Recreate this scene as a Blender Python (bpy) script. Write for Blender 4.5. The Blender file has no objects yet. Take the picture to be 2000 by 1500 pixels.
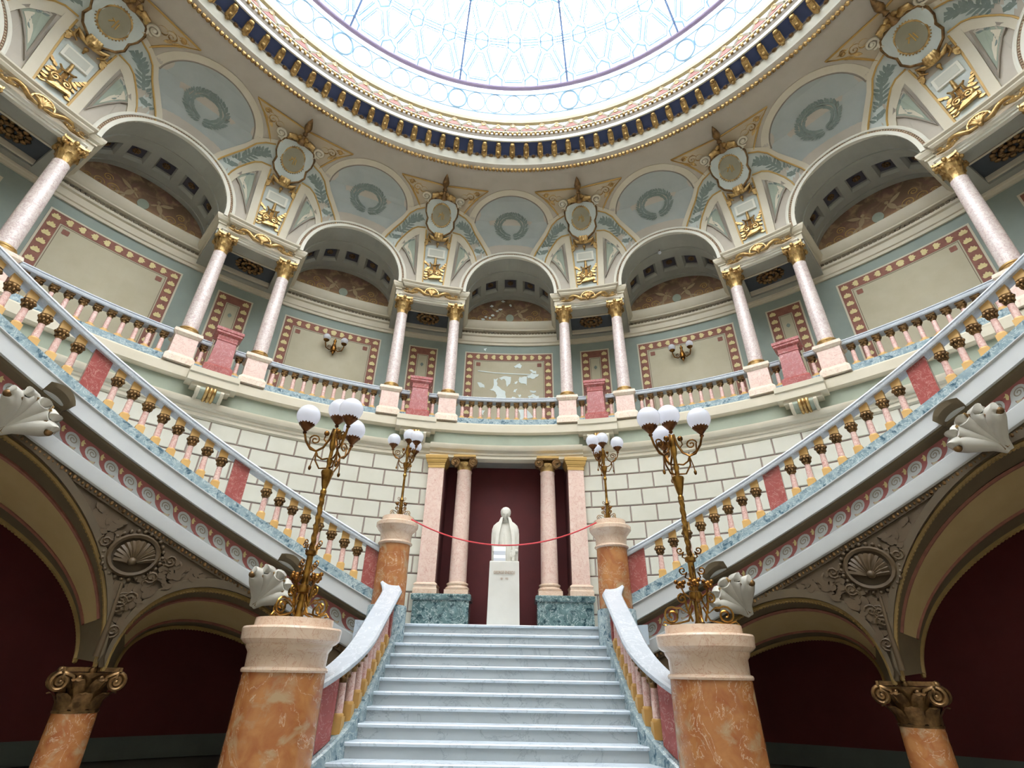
import bpy, bmesh, random
from math import *
from mathutils import Vector, Matrix
random.seed(7)
SC = bpy.context.scene
COL = SC.collection
# ------------------------------------------------------------------ camera
CAM = Vector((0.096, -1.635, -0.752)); PIT, YAW, ROL = 0.5178, 0.0012, 0.0172
def cam_setup():
    cp, sp, cy, sy = cos(PIT), sin(PIT), cos(YAW), sin(YAW)
    f = Vector((sy*cp, cy*cp, sp)); r = Vector((cy, -sy, 0)); u = r.cross(f)
    r2 = r*cos(ROL)+u*sin(ROL); u2 = -r*sin(ROL)+u*cos(ROL)
    m = Matrix(((r2.x, u2.x, -f.x, CAM.x), (r2.y, u2.y, -f.y, CAM.y), (r2.z, u2.z, -f.z, CAM.z), (0, 0, 0, 1)))
    cd = bpy.data.cameras.new('camera'); cd.sensor_width = 36; cd.lens = 993.56/2000*36; cd.clip_start = .05
    o = bpy.data.objects.new('camera', cd); COL.objects.link(o); o.matrix_world = m; SC.camera = o
cam_setup()
# ------------------------------------------------------------------ sky and exposure
w = bpy.data.worlds.new('overcast_sky'); SC.world = w; w.use_nodes = True
bg = w.node_tree.nodes['Background']; bg.inputs[0].default_value = (1.0, .99, .975, 1); bg.inputs[1].default_value = 9.0
def overcast():        # overcast sky: zenith three times as bright as the horizon
    n, l = w.node_tree.nodes, w.node_tree.links
    tc = n.new('ShaderNodeTexCoord'); sx = n.new('ShaderNodeSeparateXYZ'); l.new(tc.outputs['Generated'], sx.inputs[0])
    mr = n.new('ShaderNodeMapRange'); mr.inputs['From Min'].default_value = 0; mr.inputs['From Max'].default_value = 1
    mr.inputs['To Min'].default_value = SKY/3; mr.inputs['To Max'].default_value = SKY
    l.new(sx.outputs['Z'], mr.inputs[0]); l.new(mr.outputs[0], bg.inputs[1])
SKY = 18.0
overcast()
SC.view_settings.view_transform = 'Standard'; SC.view_settings.look = 'None'
SC.view_settings.gamma = 1; SC.view_settings.use_curve_mapping = False
SC.view_settings.exposure = 0.14
# ------------------------------------------------------------------ materials
def rgb(h):
    c = [int(h[i:i+2], 16)/255 for i in (0, 2, 4)]
    return tuple(x/12.92 if x < .04045 else ((x+.055)/1.055)**2.4 for x in c)+(1,)
MATS = {}
def nt(name):
    m = bpy.data.materials.new(name); m.use_nodes = True; MATS[name] = m
    n = m.node_tree.nodes; return m, n, m.node_tree.links, n['Principled BSDF']
def coords(n, l, rand=True):
    tc = n.new('ShaderNodeTexCoord')
    if not rand: return tc.outputs['Object']
    oi = n.new('ShaderNodeObjectInfo'); mul = n.new('ShaderNodeMath'); mul.operation = 'MULTIPLY'; mul.inputs[1].default_value = 37.0
    add = n.new('ShaderNodeVectorMath'); add.operation = 'ADD'
    l.new(oi.outputs['Random'], mul.inputs[0]); l.new(tc.outputs['Object'], add.inputs[0]); l.new(mul.outputs[0], add.inputs[1])
    return add.outputs[0]
def noise(n, l, co, sc, det=4, dist=0.0, rough=.55):
    t = n.new('ShaderNodeTexNoise'); t.inputs['Scale'].default_value = sc; t.inputs['Detail'].default_value = det
    t.inputs['Distortion'].default_value = dist; t.inputs['Roughness'].default_value = rough; l.new(co, t.inputs['Vector']); return t.outputs['Fac']
def ramp(n, l, fac, stops):
    r = n.new('ShaderNodeValToRGB'); e = r.color_ramp.elements
    while len(e) < len(stops): e.new(.5)
    for i, (p, c) in enumerate(stops): e[i].position = p; e[i].color = rgb(c) if isinstance(c, str) else (c, c, c, 1)
    l.new(fac, r.inputs[0]); return r.outputs[0]
def mixc(n, l, fac, a, b):
    m = n.new('ShaderNodeMix'); m.data_type = 'RGBA'
    if isinstance(fac, float): m.inputs[0].default_value = fac
    else: l.new(fac, m.inputs[0])
    for s, x in ((6, a), (7, b)):
        if isinstance(x, str): m.inputs[s].default_value = rgb(x)
        else: l.new(x, m.inputs[s])
    return m.outputs[2]
def bump(n, l, b, h, st, d=.01):
    bp = n.new('ShaderNodeBump'); bp.inputs['Strength'].default_value = st; bp.inputs['Distance'].default_value = d
    l.new(h, bp.inputs['Height']); l.new(bp.outputs[0], b.inputs['Normal'])
def paint(name, c, c2=None, rough=.7, sc=2.5, bs=.08):
    m, n, l, b = nt(name); co = coords(n, l); f = noise(n, l, co, sc, 5)
    l.new(ramp(n, l, f, ((.3, c), (.72, c2 or c))), b.inputs['Base Color']); b.inputs['Roughness'].default_value = rough
    bump(n, l, b, noise(n, l, co, 60, 3), bs, .004); return m
def marble(name, c, c2, vein, rough=.25, sc=3.0, vs=2.2, vw=.04, spots=None):
    m, n, l, b = nt(name); co = coords(n, l)
    base = ramp(n, l, noise(n, l, co, sc, 7, .8), ((.3, c), (.7, c2)))
    nv = noise(n, l, co, vs, 8, 1.6, .62); s = n.new('ShaderNodeMath'); s.operation = 'SUBTRACT'; s.inputs[1].default_value = .5; l.new(nv, s.inputs[0])
    a = n.new('ShaderNodeMath'); a.operation = 'ABSOLUTE'; l.new(s.outputs[0], a.inputs[0])
    col = mixc(n, l, ramp(n, l, a.outputs[0], ((0, 1.0), (vw, 0.0))), base, vein)
    if spots:
        col = mixc(n, l, ramp(n, l, noise(n, l, co, spots[1], 5, .5), ((.55, 0.0), (.66, 1.0))), col, spots[0])
    l.new(col, b.inputs['Base Color']); b.inputs['Roughness'].default_value = rough; return m
def metal(name, c, c2, rough=.35, met=.85, bs=.25, sc=40):
    m, n, l, b = nt(name); co = coords(n, l); f = noise(n, l, co, 9, 4)
    l.new(ramp(n, l, f, ((.35, c2), (.62, c))), b.inputs['Base Color']); b.inputs['Metallic'].default_value = met; b.inputs['Roughness'].default_value = rough
    bump(n, l, b, noise(n, l, co, sc, 3), bs, .01); return m
paint('ashlar', 'c5c2b2', 'ccc9bb'); paint('mortar', '8a7770', '826f68')
paint('cream', 'c9c0aa', 'd1c8b4'); paint('plaster_white', 'dad6c6', 'e0dccf'); paint('taupe', 'b3aa9b', 'bbb2a4')
paint('sage', '929a89', '9ca493'); paint('gallery_green', '88938b', '929c93'); paint('panel_field', 'b4ab90', 'bcb49b')
paint('blue_grey', 'a3a9a5', 'acb1ad'); paint('pale_blue', 'bdc4be', 'c6ccc6'); paint('dull_brown', '8b8174', '978d80')  # the last is a grey-brown for fillets, frames and thin lines
paint('border_red', '7f4f43', '94614f', sc=8); paint('border_yellow', 'd6c48a', 'e0d19c', sc=8); paint('border_brown', '6d5848')
paint('leaf_grey', '727e77', '828d86', sc=12); paint('ochre', 'c99c58', 'd6ac6a', .45); paint('bead_red', '8a5a4c', 'a8866a', sc=20)
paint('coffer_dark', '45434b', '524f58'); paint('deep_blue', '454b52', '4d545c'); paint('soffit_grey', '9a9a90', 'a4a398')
paint('dark_red', '4c1315', '551618', .75, bs=.15); paint('hall_red', '5a1517', '62191b'); paint('scroll_red', '9c5c5a', 'a86563')
paint('brown_relief', '463620', '514028', .6); paint('baffle_white', 'c2c4c4', 'c9cbcb'); paint('rib_blue', '6f88b4', '7c94bc'); paint('olive_dark', '483c29', '54462f'); paint('frieze_blue', '44507a', '4d5a84'); paint('medal', '8d8872', '9a947e'); paint('crest_beige', 'a8946c', 'b4a07a', .5); paint('rope_gold', '80683a', '9c8048', .5); paint('figure_tan', 'a58e6c', 'b09a78'); paint('keystone_white', 'bdbab0', 'c6c3b9'); paint('skirting', '4c5450', '565e58', .4); paint('olive', '60543f', '6a5d46'); paint('olive_panel', 'b59e6e', 'bca678')
paint('peel_white', 'e3ebe8', 'dbe5e3'); paint('tan', 'b9a98e', 'c1b298'); paint('gold_paint', 'b58f4a', 'c7a25c', .5)
paint('statue_stone', 'd9d6cc', 'cfccc0', .6, 8, .3); paint('pedestal_white', 'd2d0c8', 'cac7be', .6); paint('card_white', 'eef1f4'); paint('card_grey', 'b9bec6')
paint('letter_bronze', 'a98d76'); paint('red_cord', 'd8434a', 'c93a42', .6); paint('fascia_white', 'bcbfc0', 'c3c6c6', .55); paint('floor_grey', '6d675f', '7d766c', .3)
paint('purple_ring', 'a894b4', 'b4a2be', .5); paint('crest_red', 'a5706a', 'b5867c'); paint('tablet_grey', 'bdbcae', 'c6c5b8')
marble('white_marble', 'd0dbe4', 'c2ced8', 'a9b6c1', .24, 1.6, 1.3, .012)
marble('shaded_marble', 'aeb4b6', 'a2a9ac', '8f9699', .3, 1.4, 1.1, .012)  # white marble darkened for the risers: their shade put into the colour
marble('rail_marble', 'bcc2c9', 'b2b8c0', 'd0d5da', .2, 3, 3, .015)
marble('green_marble', '738b94', '9eb0b5', 'cbd6d6', .2, 8, 6, .02, ('43606f', 9))
marble('dark_green_marble', '41595a', '6f8a8b', 'c3d0cd', .18, 6, 4.5, .018, ('223d44', 8))
marble('pink_marble', 'dcbcae', 'e4cdbf', 'c9988a', .25, 8, 6, .018)
marble('pink_shaft', 'dcb0a6', 'ecd3ca', 'c48a82', .25, 12, 10, .03)
marble('lilac_marble', 'd6c6c0', 'e3d9d3', 'b99e9e', .16, 11, 9, .035)
marble('cream_marble', 'dccbb4', 'e6dac8', 'd2ab9a', .3, 6, 5, .02)
marble('orange_marble', '9c5c36', 'bb8452', 'dcc4a8', .12, 4.2, 2.0, .006, ('b29674', 3.6))
marble('rose_beige', 'd6bba2', 'dfcab6', 'c59a84', .2, 6, 4, .014)
marble('red_marble', '974a47', 'a85a56', 'd2a094', .2, 7, 6, .012)
metal('gold', 'cdab70', '8a6a3e', .36, .72); metal('gilt_dark', '94734a', '5c442a', .4, .7); metal('bronze', '94672f', '5d3b18', .32, .9)
metal('cup_bronze', '7d5230', '54321d', .35, .85); metal('brass', 'a9803f', '6e4c22', .28, .95, .1)
def glassy():
    m, n, l, b = nt('opal_glass'); co = coords(n, l)
    out = n['Material Output']; b.inputs['Base Color'].default_value = rgb('f2f4fa'); b.inputs['Roughness'].default_value = .12
    t = n.new('ShaderNodeBsdfTranslucent'); t.inputs[0].default_value = rgb('f6f8ff'); x = n.new('ShaderNodeMixShader'); x.inputs[0].default_value = .55
    l.new(b.outputs[0], x.inputs[1]); l.new(t.outputs[0], x.inputs[2]); l.new(x.outputs[0], out.inputs[0])
    m, n, l, b = nt('lead_bloom'); out = n['Material Output']; b.inputs['Base Color'].default_value = rgb('9dc0d8'); b.inputs['Roughness'].default_value = .5  # glazing bars made pale and translucent: glare of the sky put into the material
    t = n.new('ShaderNodeBsdfTranslucent'); t.inputs[0].default_value = rgb('dceefa'); x = n.new('ShaderNodeMixShader'); x.inputs[0].default_value = .30
    l.new(b.outputs[0], x.inputs[1]); l.new(t.outputs[0], x.inputs[2]); l.new(x.outputs[0], out.inputs[0])
    m, n, l, b = nt('dome_glass'); out = n['Material Output']; n.remove(b)
    t = n.new('ShaderNodeBsdfTransparent'); t.inputs[0].default_value = (.97, .985, 1, 1)
    g = n.new('ShaderNodeBsdfGlossy'); g.inputs['Roughness'].default_value = .05; x = n.new('ShaderNodeMixShader'); x.inputs[0].default_value = .04
    l.new(t.outputs[0], x.inputs[1]); l.new(g.outputs[0], x.inputs[2]); l.new(x.outputs[0], out.inputs[0])
    m, n, l, b = nt('border_glass'); out = n['Material Output']; n.remove(b)
    t = n.new('ShaderNodeBsdfTransparent'); t.inputs[0].default_value = (.80, .9, .97, 1)
    l.new(t.outputs[0], out.inputs[0])
    # mural: painted plaster, brown-mauve figures fading to ochre at its foot
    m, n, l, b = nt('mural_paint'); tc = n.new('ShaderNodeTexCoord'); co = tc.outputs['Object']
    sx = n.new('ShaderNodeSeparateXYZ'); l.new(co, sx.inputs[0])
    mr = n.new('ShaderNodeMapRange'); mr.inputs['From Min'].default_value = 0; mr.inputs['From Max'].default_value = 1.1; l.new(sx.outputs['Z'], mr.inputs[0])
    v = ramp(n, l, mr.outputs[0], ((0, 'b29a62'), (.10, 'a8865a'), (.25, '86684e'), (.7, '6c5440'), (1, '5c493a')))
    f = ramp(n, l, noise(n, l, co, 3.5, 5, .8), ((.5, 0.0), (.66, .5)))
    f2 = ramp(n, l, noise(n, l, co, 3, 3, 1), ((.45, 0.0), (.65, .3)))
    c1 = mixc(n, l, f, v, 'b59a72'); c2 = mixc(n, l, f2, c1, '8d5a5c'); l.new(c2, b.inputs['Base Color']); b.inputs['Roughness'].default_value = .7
glassy()
# ------------------------------------------------------------------ geometry helpers
def pol(R, a, z): a = radians(a); return (R*sin(a), R*cos(a), z)
DOME = [False]; DSC = 8.2/9.8
def dmap(x, y, z):
    R = hypot(x, y); return (x*DSC, y*DSC, (z-CZ)*(R*DSC+1.635)/(R+1.635)+CZ)
class MB:
    def __init__(s): s.v = []; s.f = []
    def add(s, pts): k = len(s.v); s.v += [tuple(p) for p in pts]; return k
    def grid(s, rows, cu=False, cv=False, caps=False):
        nr, nc = len(rows), len(rows[0]); k = s.add([p for r in rows for p in r])
        for i in range(nr if cv else nr-1):
            for j in range(nc if cu else nc-1):
                a, b = i*nc+j, i*nc+(j+1) % nc; c, d = ((i+1) % nr)*nc+(j+1) % nc, ((i+1) % nr)*nc+j
                s.f.append((k+a, k+b, k+c, k+d))
        if caps: s.f.append(tuple(k+j for j in range(nc))); s.f.append(tuple(k+(nr-1)*nc+j for j in range(nc-1, -1, -1)))
        return s
    def lathe(s, prof, c=(0, 0, 0), n=20, caps=True):
        rows = [[(c[0]+r*cos(2*pi*j/n), c[1]+r*sin(2*pi*j/n), c[2]+z) for j in range(n)] for r, z in prof]
        return s.grid(rows, cu=True, caps=caps)
    def box(s, x0, x1, y0, y1, z0, z1, fn=None):
        p = [(x, y, z) for z in (z0, z1) for y in (y0, y1) for x in (x0, x1)]
        if fn: p = [fn(*q) for q in p]
        k = s.add(p); s.f += [tuple(k+i for i in q) for q in ((0, 2, 3, 1), (4, 5, 7, 6), (0, 1, 5, 4), (2, 6, 7, 3), (0, 4, 6, 2), (1, 3, 7, 5))]; return s
    def tube(s, pts, r, n=6, caps=True, closed=False):
        P = [Vector(p) for p in pts]; m = len(P); rows = []; up = None
        for i, p in enumerate(P):
            if closed: t = P[(i+1) % m]-P[i-1]
            else: t = P[min(i+1, m-1)]-P[max(i-1, 0)]
            t.normalize()
            if up is None: up = Vector((0, 0, 1)) if abs(t.z) < .9 else Vector((1, 0, 0))
            a = t.cross(up)
            if a.length < 1e-5: a = t.orthogonal()
            a.normalize(); b = a.cross(t); up = b
            rr = r[i] if isinstance(r, (list, tuple)) else r
            rows.append([p+a*(rr*cos(2*pi*j/n))+b*(rr*sin(2*pi*j/n)) for j in range(n)])
        return s.grid(rows, cu=True, cv=closed, caps=caps and not closed)
    def ball(s, c, r, n=12, m=8, sz=1.0, sx=1.0, sy=1.0):
        rows = [[(c[0]+sx*r*sin(pi*(i+.02)/(m+.04))*cos(2*pi*j/n), c[1]+sy*r*sin(pi*(i+.02)/(m+.04))*sin(2*pi*j/n), c[2]-sz*r*cos(pi*(i+.02)/(m+.04))) for j in range(n)] for i in range(m+1)]
        return s.grid(rows, cu=True, caps=True)
    def extr(s, poly, fn, d0, d1):
        n = len(poly); k = s.add([fn(u, v, d0) for u, v in poly]+[fn(u, v, d1) for u, v in poly])
        s.f.append(tuple(k+i for i in range(n-1, -1, -1))); s.f.append(tuple(k+n+i for i in range(n)))
        for i in range(n): j = (i+1) % n; s.f.append((k+i, k+j, k+n+j, k+n+i))
        return s
    def band(s, A, B, fn, d0, d1):      # strip between two polylines in (u,v), with thickness
        rows = [[fn(*a, d0), fn(*a, d1), fn(*b, d1), fn(*b, d0)] for a, b in zip(A, B)]
        return s.grid(rows, cu=True, caps=True)
    def sweep(s, prof, frames, closed=True):  # frames: functions mapping profile (p,q) to 3D
        rows = [[f(p, q) for p, q in prof] for f in frames]
        return s.grid(rows, cu=closed, caps=closed)
    def polar(s, prof, a0, a1, n=None, closed=True):   # profile in (R,z), swept about the axis
        n = n or max(2, int(abs(a1-a0)/1.5)); fr = []
        for i in range(n+1):
            a = a0+(a1-a0)*i/n; fr.append(lambda R, z, a=a: pol(R, a, z))
        return s.sweep(prof, fr, closed)
    def build(s, name, mat, parent=None, org=(0, 0, 0), smooth=None, kind=None, recalc=True):
        me = bpy.data.meshes.new(name); o3 = Vector(org)
        if DOME[0]: s.v = [dmap(*v) for v in s.v]
        me.from_pydata([tuple(Vector(v)-o3) for v in s.v], [], s.f)
        if recalc:
            bm = bmesh.new(); bm.from_mesh(me); bmesh.ops.recalc_face_normals(bm, faces=bm.faces); bm.to_mesh(me); bm.free()
        me.materials.append(MATS[mat])
        if smooth is not None:
            me.polygons.foreach_set('use_smooth', [True]*len(me.polygons)); me.set_sharp_from_angle(angle=radians(smooth))
        o = bpy.data.objects.new(name, me); COL.objects.link(o)
        if parent: o.parent = parent
        else: o.location = o3
        if kind: o['kind'] = kind
        return o
def thing(name, label, cat, loc=(0, 0, 0), rz=0, group=None):
    o = bpy.data.objects.new(name, None); COL.objects.link(o); o.location = loc; o.rotation_euler = (0, 0, rz)
    o['label'] = label; o['category'] = cat; o.empty_display_size = .2
    if group: o['group'] = group
    return o
def pthing(name, label, cat, R, a, z, group=None): return thing(name, label, cat, pol(R, a, z), -radians(a), group)
def tag(o, label, cat, group=None):
    o['label'] = label; o['category'] = cat
    if group: o['group'] = group
    return o
CH = {}
def kids(o): return [c for c in ALLCH.get(o.name, [])]
ALLCH = {}
def index_children():
    ALLCH.clear()
    for o in bpy.data.objects:
        if o.parent: ALLCH.setdefault(o.parent.name, []).append(o)
def dup(o, parent=None, loc=None, rz=None, label=None, group=None):
    c = o.copy(); COL.objects.link(c)
    if parent: c.parent = parent
    if loc is not None: c.location = loc
    if rz is not None: c.rotation_euler = (0, 0, rz)
    if label: c['label'] = label
    if group: c['group'] = group
    for ch in ALLCH.get(o.name, []): dup(ch, c)
    return c
def spiral(cx, cz, r0, r1, a0, turns, n=24):   # flat spiral points (x,z)
    return [(cx+(r0+(r1-r0)*i/n)*cos(a0+turns*2*pi*i/n), cz+(r0+(r1-r0)*i/n)*sin(a0+turns*2*pi*i/n)) for i in range(n+1)]
def leaf2(cx, cz, ang, L, W):       # leaf outline
    pts = [(0, 0), (.3, .42), (.55, .5), (.8, .3), (1, 0), (.8, -.3), (.55, -.5), (.3, -.42)]
    return [(cx+L*x*cos(ang)-W*y*sin(ang), cz+L*x*sin(ang)+W*y*cos(ang)) for x, y in pts]
def structure(mb, name, mat, smooth=None):
    o = mb.build(name, mat, None, (0, 0, 0), smooth); o['kind'] = 'structure'; return o
# ------------------------------------------------------------------ measurements of the place
RC, RG, RB, RW, RS = 10.7, 10.55, 12.2, 10.5, 8.4
AL = 360/14
BAYS = list(range(-3, 4)); PAIRS = [-2.5, -1.5, -.5, .5, 1.5, 2.5]
FLOOR = -2.31; RISE, TREAD, Y0 = .165, .288, 8.38
def rz(a): return 1.22+.0702*(abs(a)-16.1)
BAYN = {0: 'central bay with peeling plaster', -1: 'left bay with a wall sconce', 1: 'right bay with a wall sconce', -2: 'wide bay over the left stair', 2: 'wide bay over the right stair', -3: 'cut-off bay at the left edge', 3: 'cut-off bay at the right edge'}
PAIRN = {-.5: 'first pier left of the peeling bay', .5: 'first pier right of the peeling bay', -1.5: 'second pier left of the peeling bay', 1.5: 'second pier right of the peeling bay', -2.5: 'third pier left of the peeling bay', 2.5: 'third pier right of the peeling bay'}
# cove profile: measured on a plain cylinder (old) and leant inwards to meet the dome cornice (new)
COVE = [(9.0, 10.52, 10.52), (10.5, 10.47, 10.47), (10.8, 10.45, 10.43), (11.1, 10.42, 10.33), (11.5, 10.38, 10.13), (12.2, 10.27, 9.74), (13.0, 10.12, 9.18), (13.5, 9.98, 8.76), (14.0, 9.82, 8.28), (14.3, 9.72, 8.1)]
CZ = -.752
def cprof(z):
    for (z0, r0, n0), (z1, r1, n1) in zip(COVE, COVE[1:]):
        if z <= z1 or z1 == 14.3:
            t = max(0, z-z0)/(z1-z0); ro = r0+(r1-r0)*t; rn = n0+(n1-n0)*t; break
    return rn, (z-CZ)*(rn+1.635)/(ro+1.635)+CZ
def cv(a, z, d):
    R, zz = cprof(z); R2, z2 = cprof(z+.05); R1, z1 = cprof(z-.05)
    tr, tz = R2-R1, z2-z1; l = hypot(tr, tz)
    return pol(R-d*tz/l, a, zz+d*tr/l)
def cpt(z): return cprof(z)
def archpt(ph, w=0): return (degrees((1.345+w)*cos(ph)/10.5), 9.27+(1.47+w)*sin(ph))
# ================================================================== setting
structure(MB().lathe([(0.01, FLOOR), (13.3, FLOOR)], n=72, caps=False), 'floor', 'floor_grey')
structure(MB().polar([(13.2, FLOOR), (13.35, FLOOR), (13.35, 15.2), (13.2, 15.2)], 0, 360, 96), 'wall_outer', 'taupe')
structure(MB().polar([(7.66, 12.82), (13.3, 12.82), (13.3, 12.9), (7.66, 12.9)], 0, 360, 120), 'ceiling', 'taupe')
structure(MB().polar([(10.62, FLOOR), (10.8, FLOOR), (10.8, 14.2), (10.62, 14.2)], 90, 270, 72), 'wall_back', 'ashlar')
structure(MB().polar([(12.75, FLOOR+.02), (12.9, FLOOR+.02), (12.9, 4.6), (12.75, 4.6)], -100, 100, 80), 'wall_hall', 'hall_red')
structure(MB().polar([(12.68, FLOOR+.02), (12.76, FLOOR+.02), (12.76, -1.95), (12.68, -1.92)], -100, 100, 80), 'baseboard_hall', 'skirting')
structure(MB().polar([(10.45, 4.62), (13.2, 4.62), (13.2, 4.9), (10.45, 4.9)], -100, 100, 100), 'floor_gallery', 'soffit_grey')
structure(MB().polar([(RB, 4.88), (RB+.15, 4.88), (RB+.15, 10.9), (RB, 10.9)], -92, 92, 120), 'wall_gallery', 'gallery_green')
# landing of the flight
lp = [(-2.45, 7.75), (-2.0, 8.3), (-1.8, Y0+.07), (1.8, Y0+.07), (2.0, 8.3), (2.45, 7.75)]+[pol(10.45, a, 0)[:2] for a in (15, 10, 5, 0, -5, -10, -15)]
structure(MB().extr(lp, lambda u, v, d: (u, v, d), -.3, 0), 'floor_landing', 'white_marble')
structure(MB().polar([(8.3, 12.9), (8.5, 12.9), (8.5, 18.6), (8.3, 18.6)], 0, 360, 90), 'wall_sky_baffle', 'baffle_white')  # open drum added outside the dome glass to cut off low sky light
# ashlar wall backing with mortar colour, then each block proud of it
def zbot(a): return max(-.02, rz(a)-2.0) if abs(a) > 16 else -.02
for sd, nm in ((-1, 'wall_left'), (1, 'wall_right')):
    rows = [[pol(R, sd*a, z) for R, z in ((RW, zbot(a)), (RW, 4.24), (RW+.16, 4.24), (RW+.16, zbot(a)))] for a in [8.2+i*1.2 for i in range(68)]]
    wl = structure(MB().grid(rows, cu=True, caps=True), nm, 'mortar')
    proto = None; cnt = 0
    bw, bh = 3.24, .388; mk = {}
    mb = MB(); e = .045; hw = bw/2-.062
    # block at angle 0, bottom z 0: bevelled face
    prof = [(RW-.0, .014), (RW-.022, .026), (RW-.022, bh-.026), (RW, bh-.014)]
    rows = []
    for a, dd in ((-hw, 0), (-hw+.06, 1), (0, 1), (hw-.06, 1), (hw, 0)):
        rows.append([pol(R if dd else RW, a, z) for R, z in prof])
    mb.grid(rows)
    for k in range(10):
        z = 3.87-bh*(k+1)
        off = 27.5+1.62 if k % 2 == 0 else 27.5
        for i in range(-7, 16):
            a = off+bw*i
            if a > 70 or a+hw < 9.36: continue
            if a-hw < 9.3:
                m2 = MB(); l0 = 9.3; r0_ = a+hw
                m2.grid([[pol(R if dd else RW, b, q) for R, q in prof] for b, dd in ((l0, 0), (l0+.05, 1), (r0_-.09, 1), (r0_, 0))])
                o = m2.build('ashlar_block', 'ashlar', wl)
                if sd < 0: o.scale = (-1, 1, 1)
                o.location = (0, 0, z); continue
            if z+bh < rz(a+1)-1.0: continue
            if proto is None:
                proto = mb.build('ashlar_block', 'ashlar', wl); o = proto
            else:
                o = proto.copy(); COL.objects.link(o)
            o.parent = wl; o.location = (0, 0, z); o.rotation_euler = (0, 0, -radians(sd*a)); cnt += 1
# cornice over the ashlar, green frieze band above it
CORN = [(RW, 3.86), (RW-.06, 3.90), (RW-.06, 3.97), (RW-.09, 3.99), (RW-.09, 4.05), (RW-.16, 4.09), (RW-.2, 4.17), (RW-.2, 4.21), (RW, 4.25)]
structure(MB().polar(CORN, -90, 90, 120), 'trim_1', 'cream', 30)
structure(MB().polar([(R-.07, z+.012) for R, z in CORN[:-1]]+[(RW-.06, 4.262)], -10.6, 10.6, 16), 'trim_2', 'cream', 30)
structure(MB().polar([(RW-.02, 4.23), (RW+.1, 4.23), (RW+.1, 4.66), (RW-.02, 4.66)], -90, 90, 120), 'wall_frieze', 'sage')
structure(MB().polar([(RW-.05, 4.23), (RW+.1, 4.23), (RW+.1, 4.66), (RW-.05, 4.66)], -10.2, 10.2, 14), 'wall_frieze_centre', 'sage')
# gallery edge (fascia) and the marble kerb of its balustrade
FAS = [(10.36, 4.64), (10.36, 4.84), (10.4, 4.885), (10.75, 4.885), (10.75, 4.6), (10.42, 4.6)]
structure(MB().polar(FAS, -90, 90, 140), 'trim_3', 'cream', 30)
structure(MB().polar([(10.44, 4.88), (10.44, 5.05), (10.66, 5.05), (10.66, 4.88)], -90, 90, 140), 'trim_4', 'green_marble')
# entablature along the gallery back wall
bm_ = [(RB, 8.54), (RB-.05, 8.54), (RB-.05, 8.62), (RB-.08, 8.64), (RB-.08, 8.82), (RB-.13, 8.85), (RB-.13, 8.92), (RB-.03, 8.94), (RB-.03, 9.02), (RB-.16, 9.06), (RB-.16, 9.10), (RB-.2, 9.14), (RB-.26, 9.3), (RB-.26, 9.36), (RB, 9.39)]
tr = structure(MB().polar(bm_, -90, 90, 120), 'trim_5', 'cream', 30)
mb = MB()
for i in range(360):
    a = -88+i*.49; mb.box(-.17, .17, RB-.1, RB-.02, 8.945, 9.015, lambda u, v, z: pol(v, a+u, z))
o = mb.build('dentil', 'olive', tr); o['kind'] = 'stuff'
# upper drum wall with the arched openings
rows = []
for b in range(-3, 4):
    st = [(-AL/2, 9.15), (-10.5, 9.15), (-8.6, 9.15)]+[archpt(pi-pi*i/28, .1) for i in range(29)]+[(8.6, 9.15), (10.5, 9.15)]
    if b == 3: st.append((AL/2, 9.15))
    for a, zl in st:
        zs = [zl+(14.3-zl)*t for t in (0, .15, .3, .45, .6, .72, .82, .9, .95, 1)]
        rows.append([cv(a+b*AL, z, 0) for z in zs])
structure(MB().grid(rows), 'wall_upper', 'taupe', 50)
# ================================================================== dome cornice and glass
DOME[0] = True
dome = structure(MB().polar([(9.82, 14.18), (9.75, 14.2), (9.74, 14.26), (9.70, 14.38), (9.63, 14.46), (9.62, 14.55), (9.82, 14.55)], 0, 360, 180), 'trim_6', 'plaster_white', 40)
MB().polar([(9.62, 14.55), (9.60, 14.55), (9.60, 14.62), (9.7, 14.62)], 0, 360, 180).build('grey_fillet', 'dull_brown', dome)
MB().polar([(9.6, 14.62), (9.6, 14.70), (9.22, 14.86), (9.22, 14.95), (9.7, 14.95), (9.7, 14.62)], 0, 360, 180).build('blue_soffit', 'frieze_blue', dome)
MB().polar([(9.22, 14.78), (9.16, 14.76), (9.14, 14.83), (9.16, 14.9), (9.24, 14.9)], 0, 360, 180).build('front_strip', 'plaster_white', dome, smooth=40)
MB().polar([(9.2, 14.9), (9.16, 14.92), (9.13, 15.02), (9.2, 15.1)], 0, 360, 180).build('dark_cavetto', 'dull_brown', dome)
mb = MB()
for i in range(360): mb.ball(pol(9.10, i, 15.06), .062, 6, 4, sx=.8)
o = mb.build('bead', 'gold', dome, smooth=60); o['kind'] = 'stuff'
MB().polar([(9.07, 15.11), (9.13, 15.11), (9.13, 15.17), (9.07, 15.17)], 0, 360, 180).build('bead_rail', 'cream', dome)
mb = MB()
for i in range(480):
    a = i*.75; mb.ball(pol(9.80, a, 14.12), .068, 5, 4, sz=1.1)
o = mb.build('rope_bead', 'gold', dome, smooth=60); o['kind'] = 'stuff'
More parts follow.
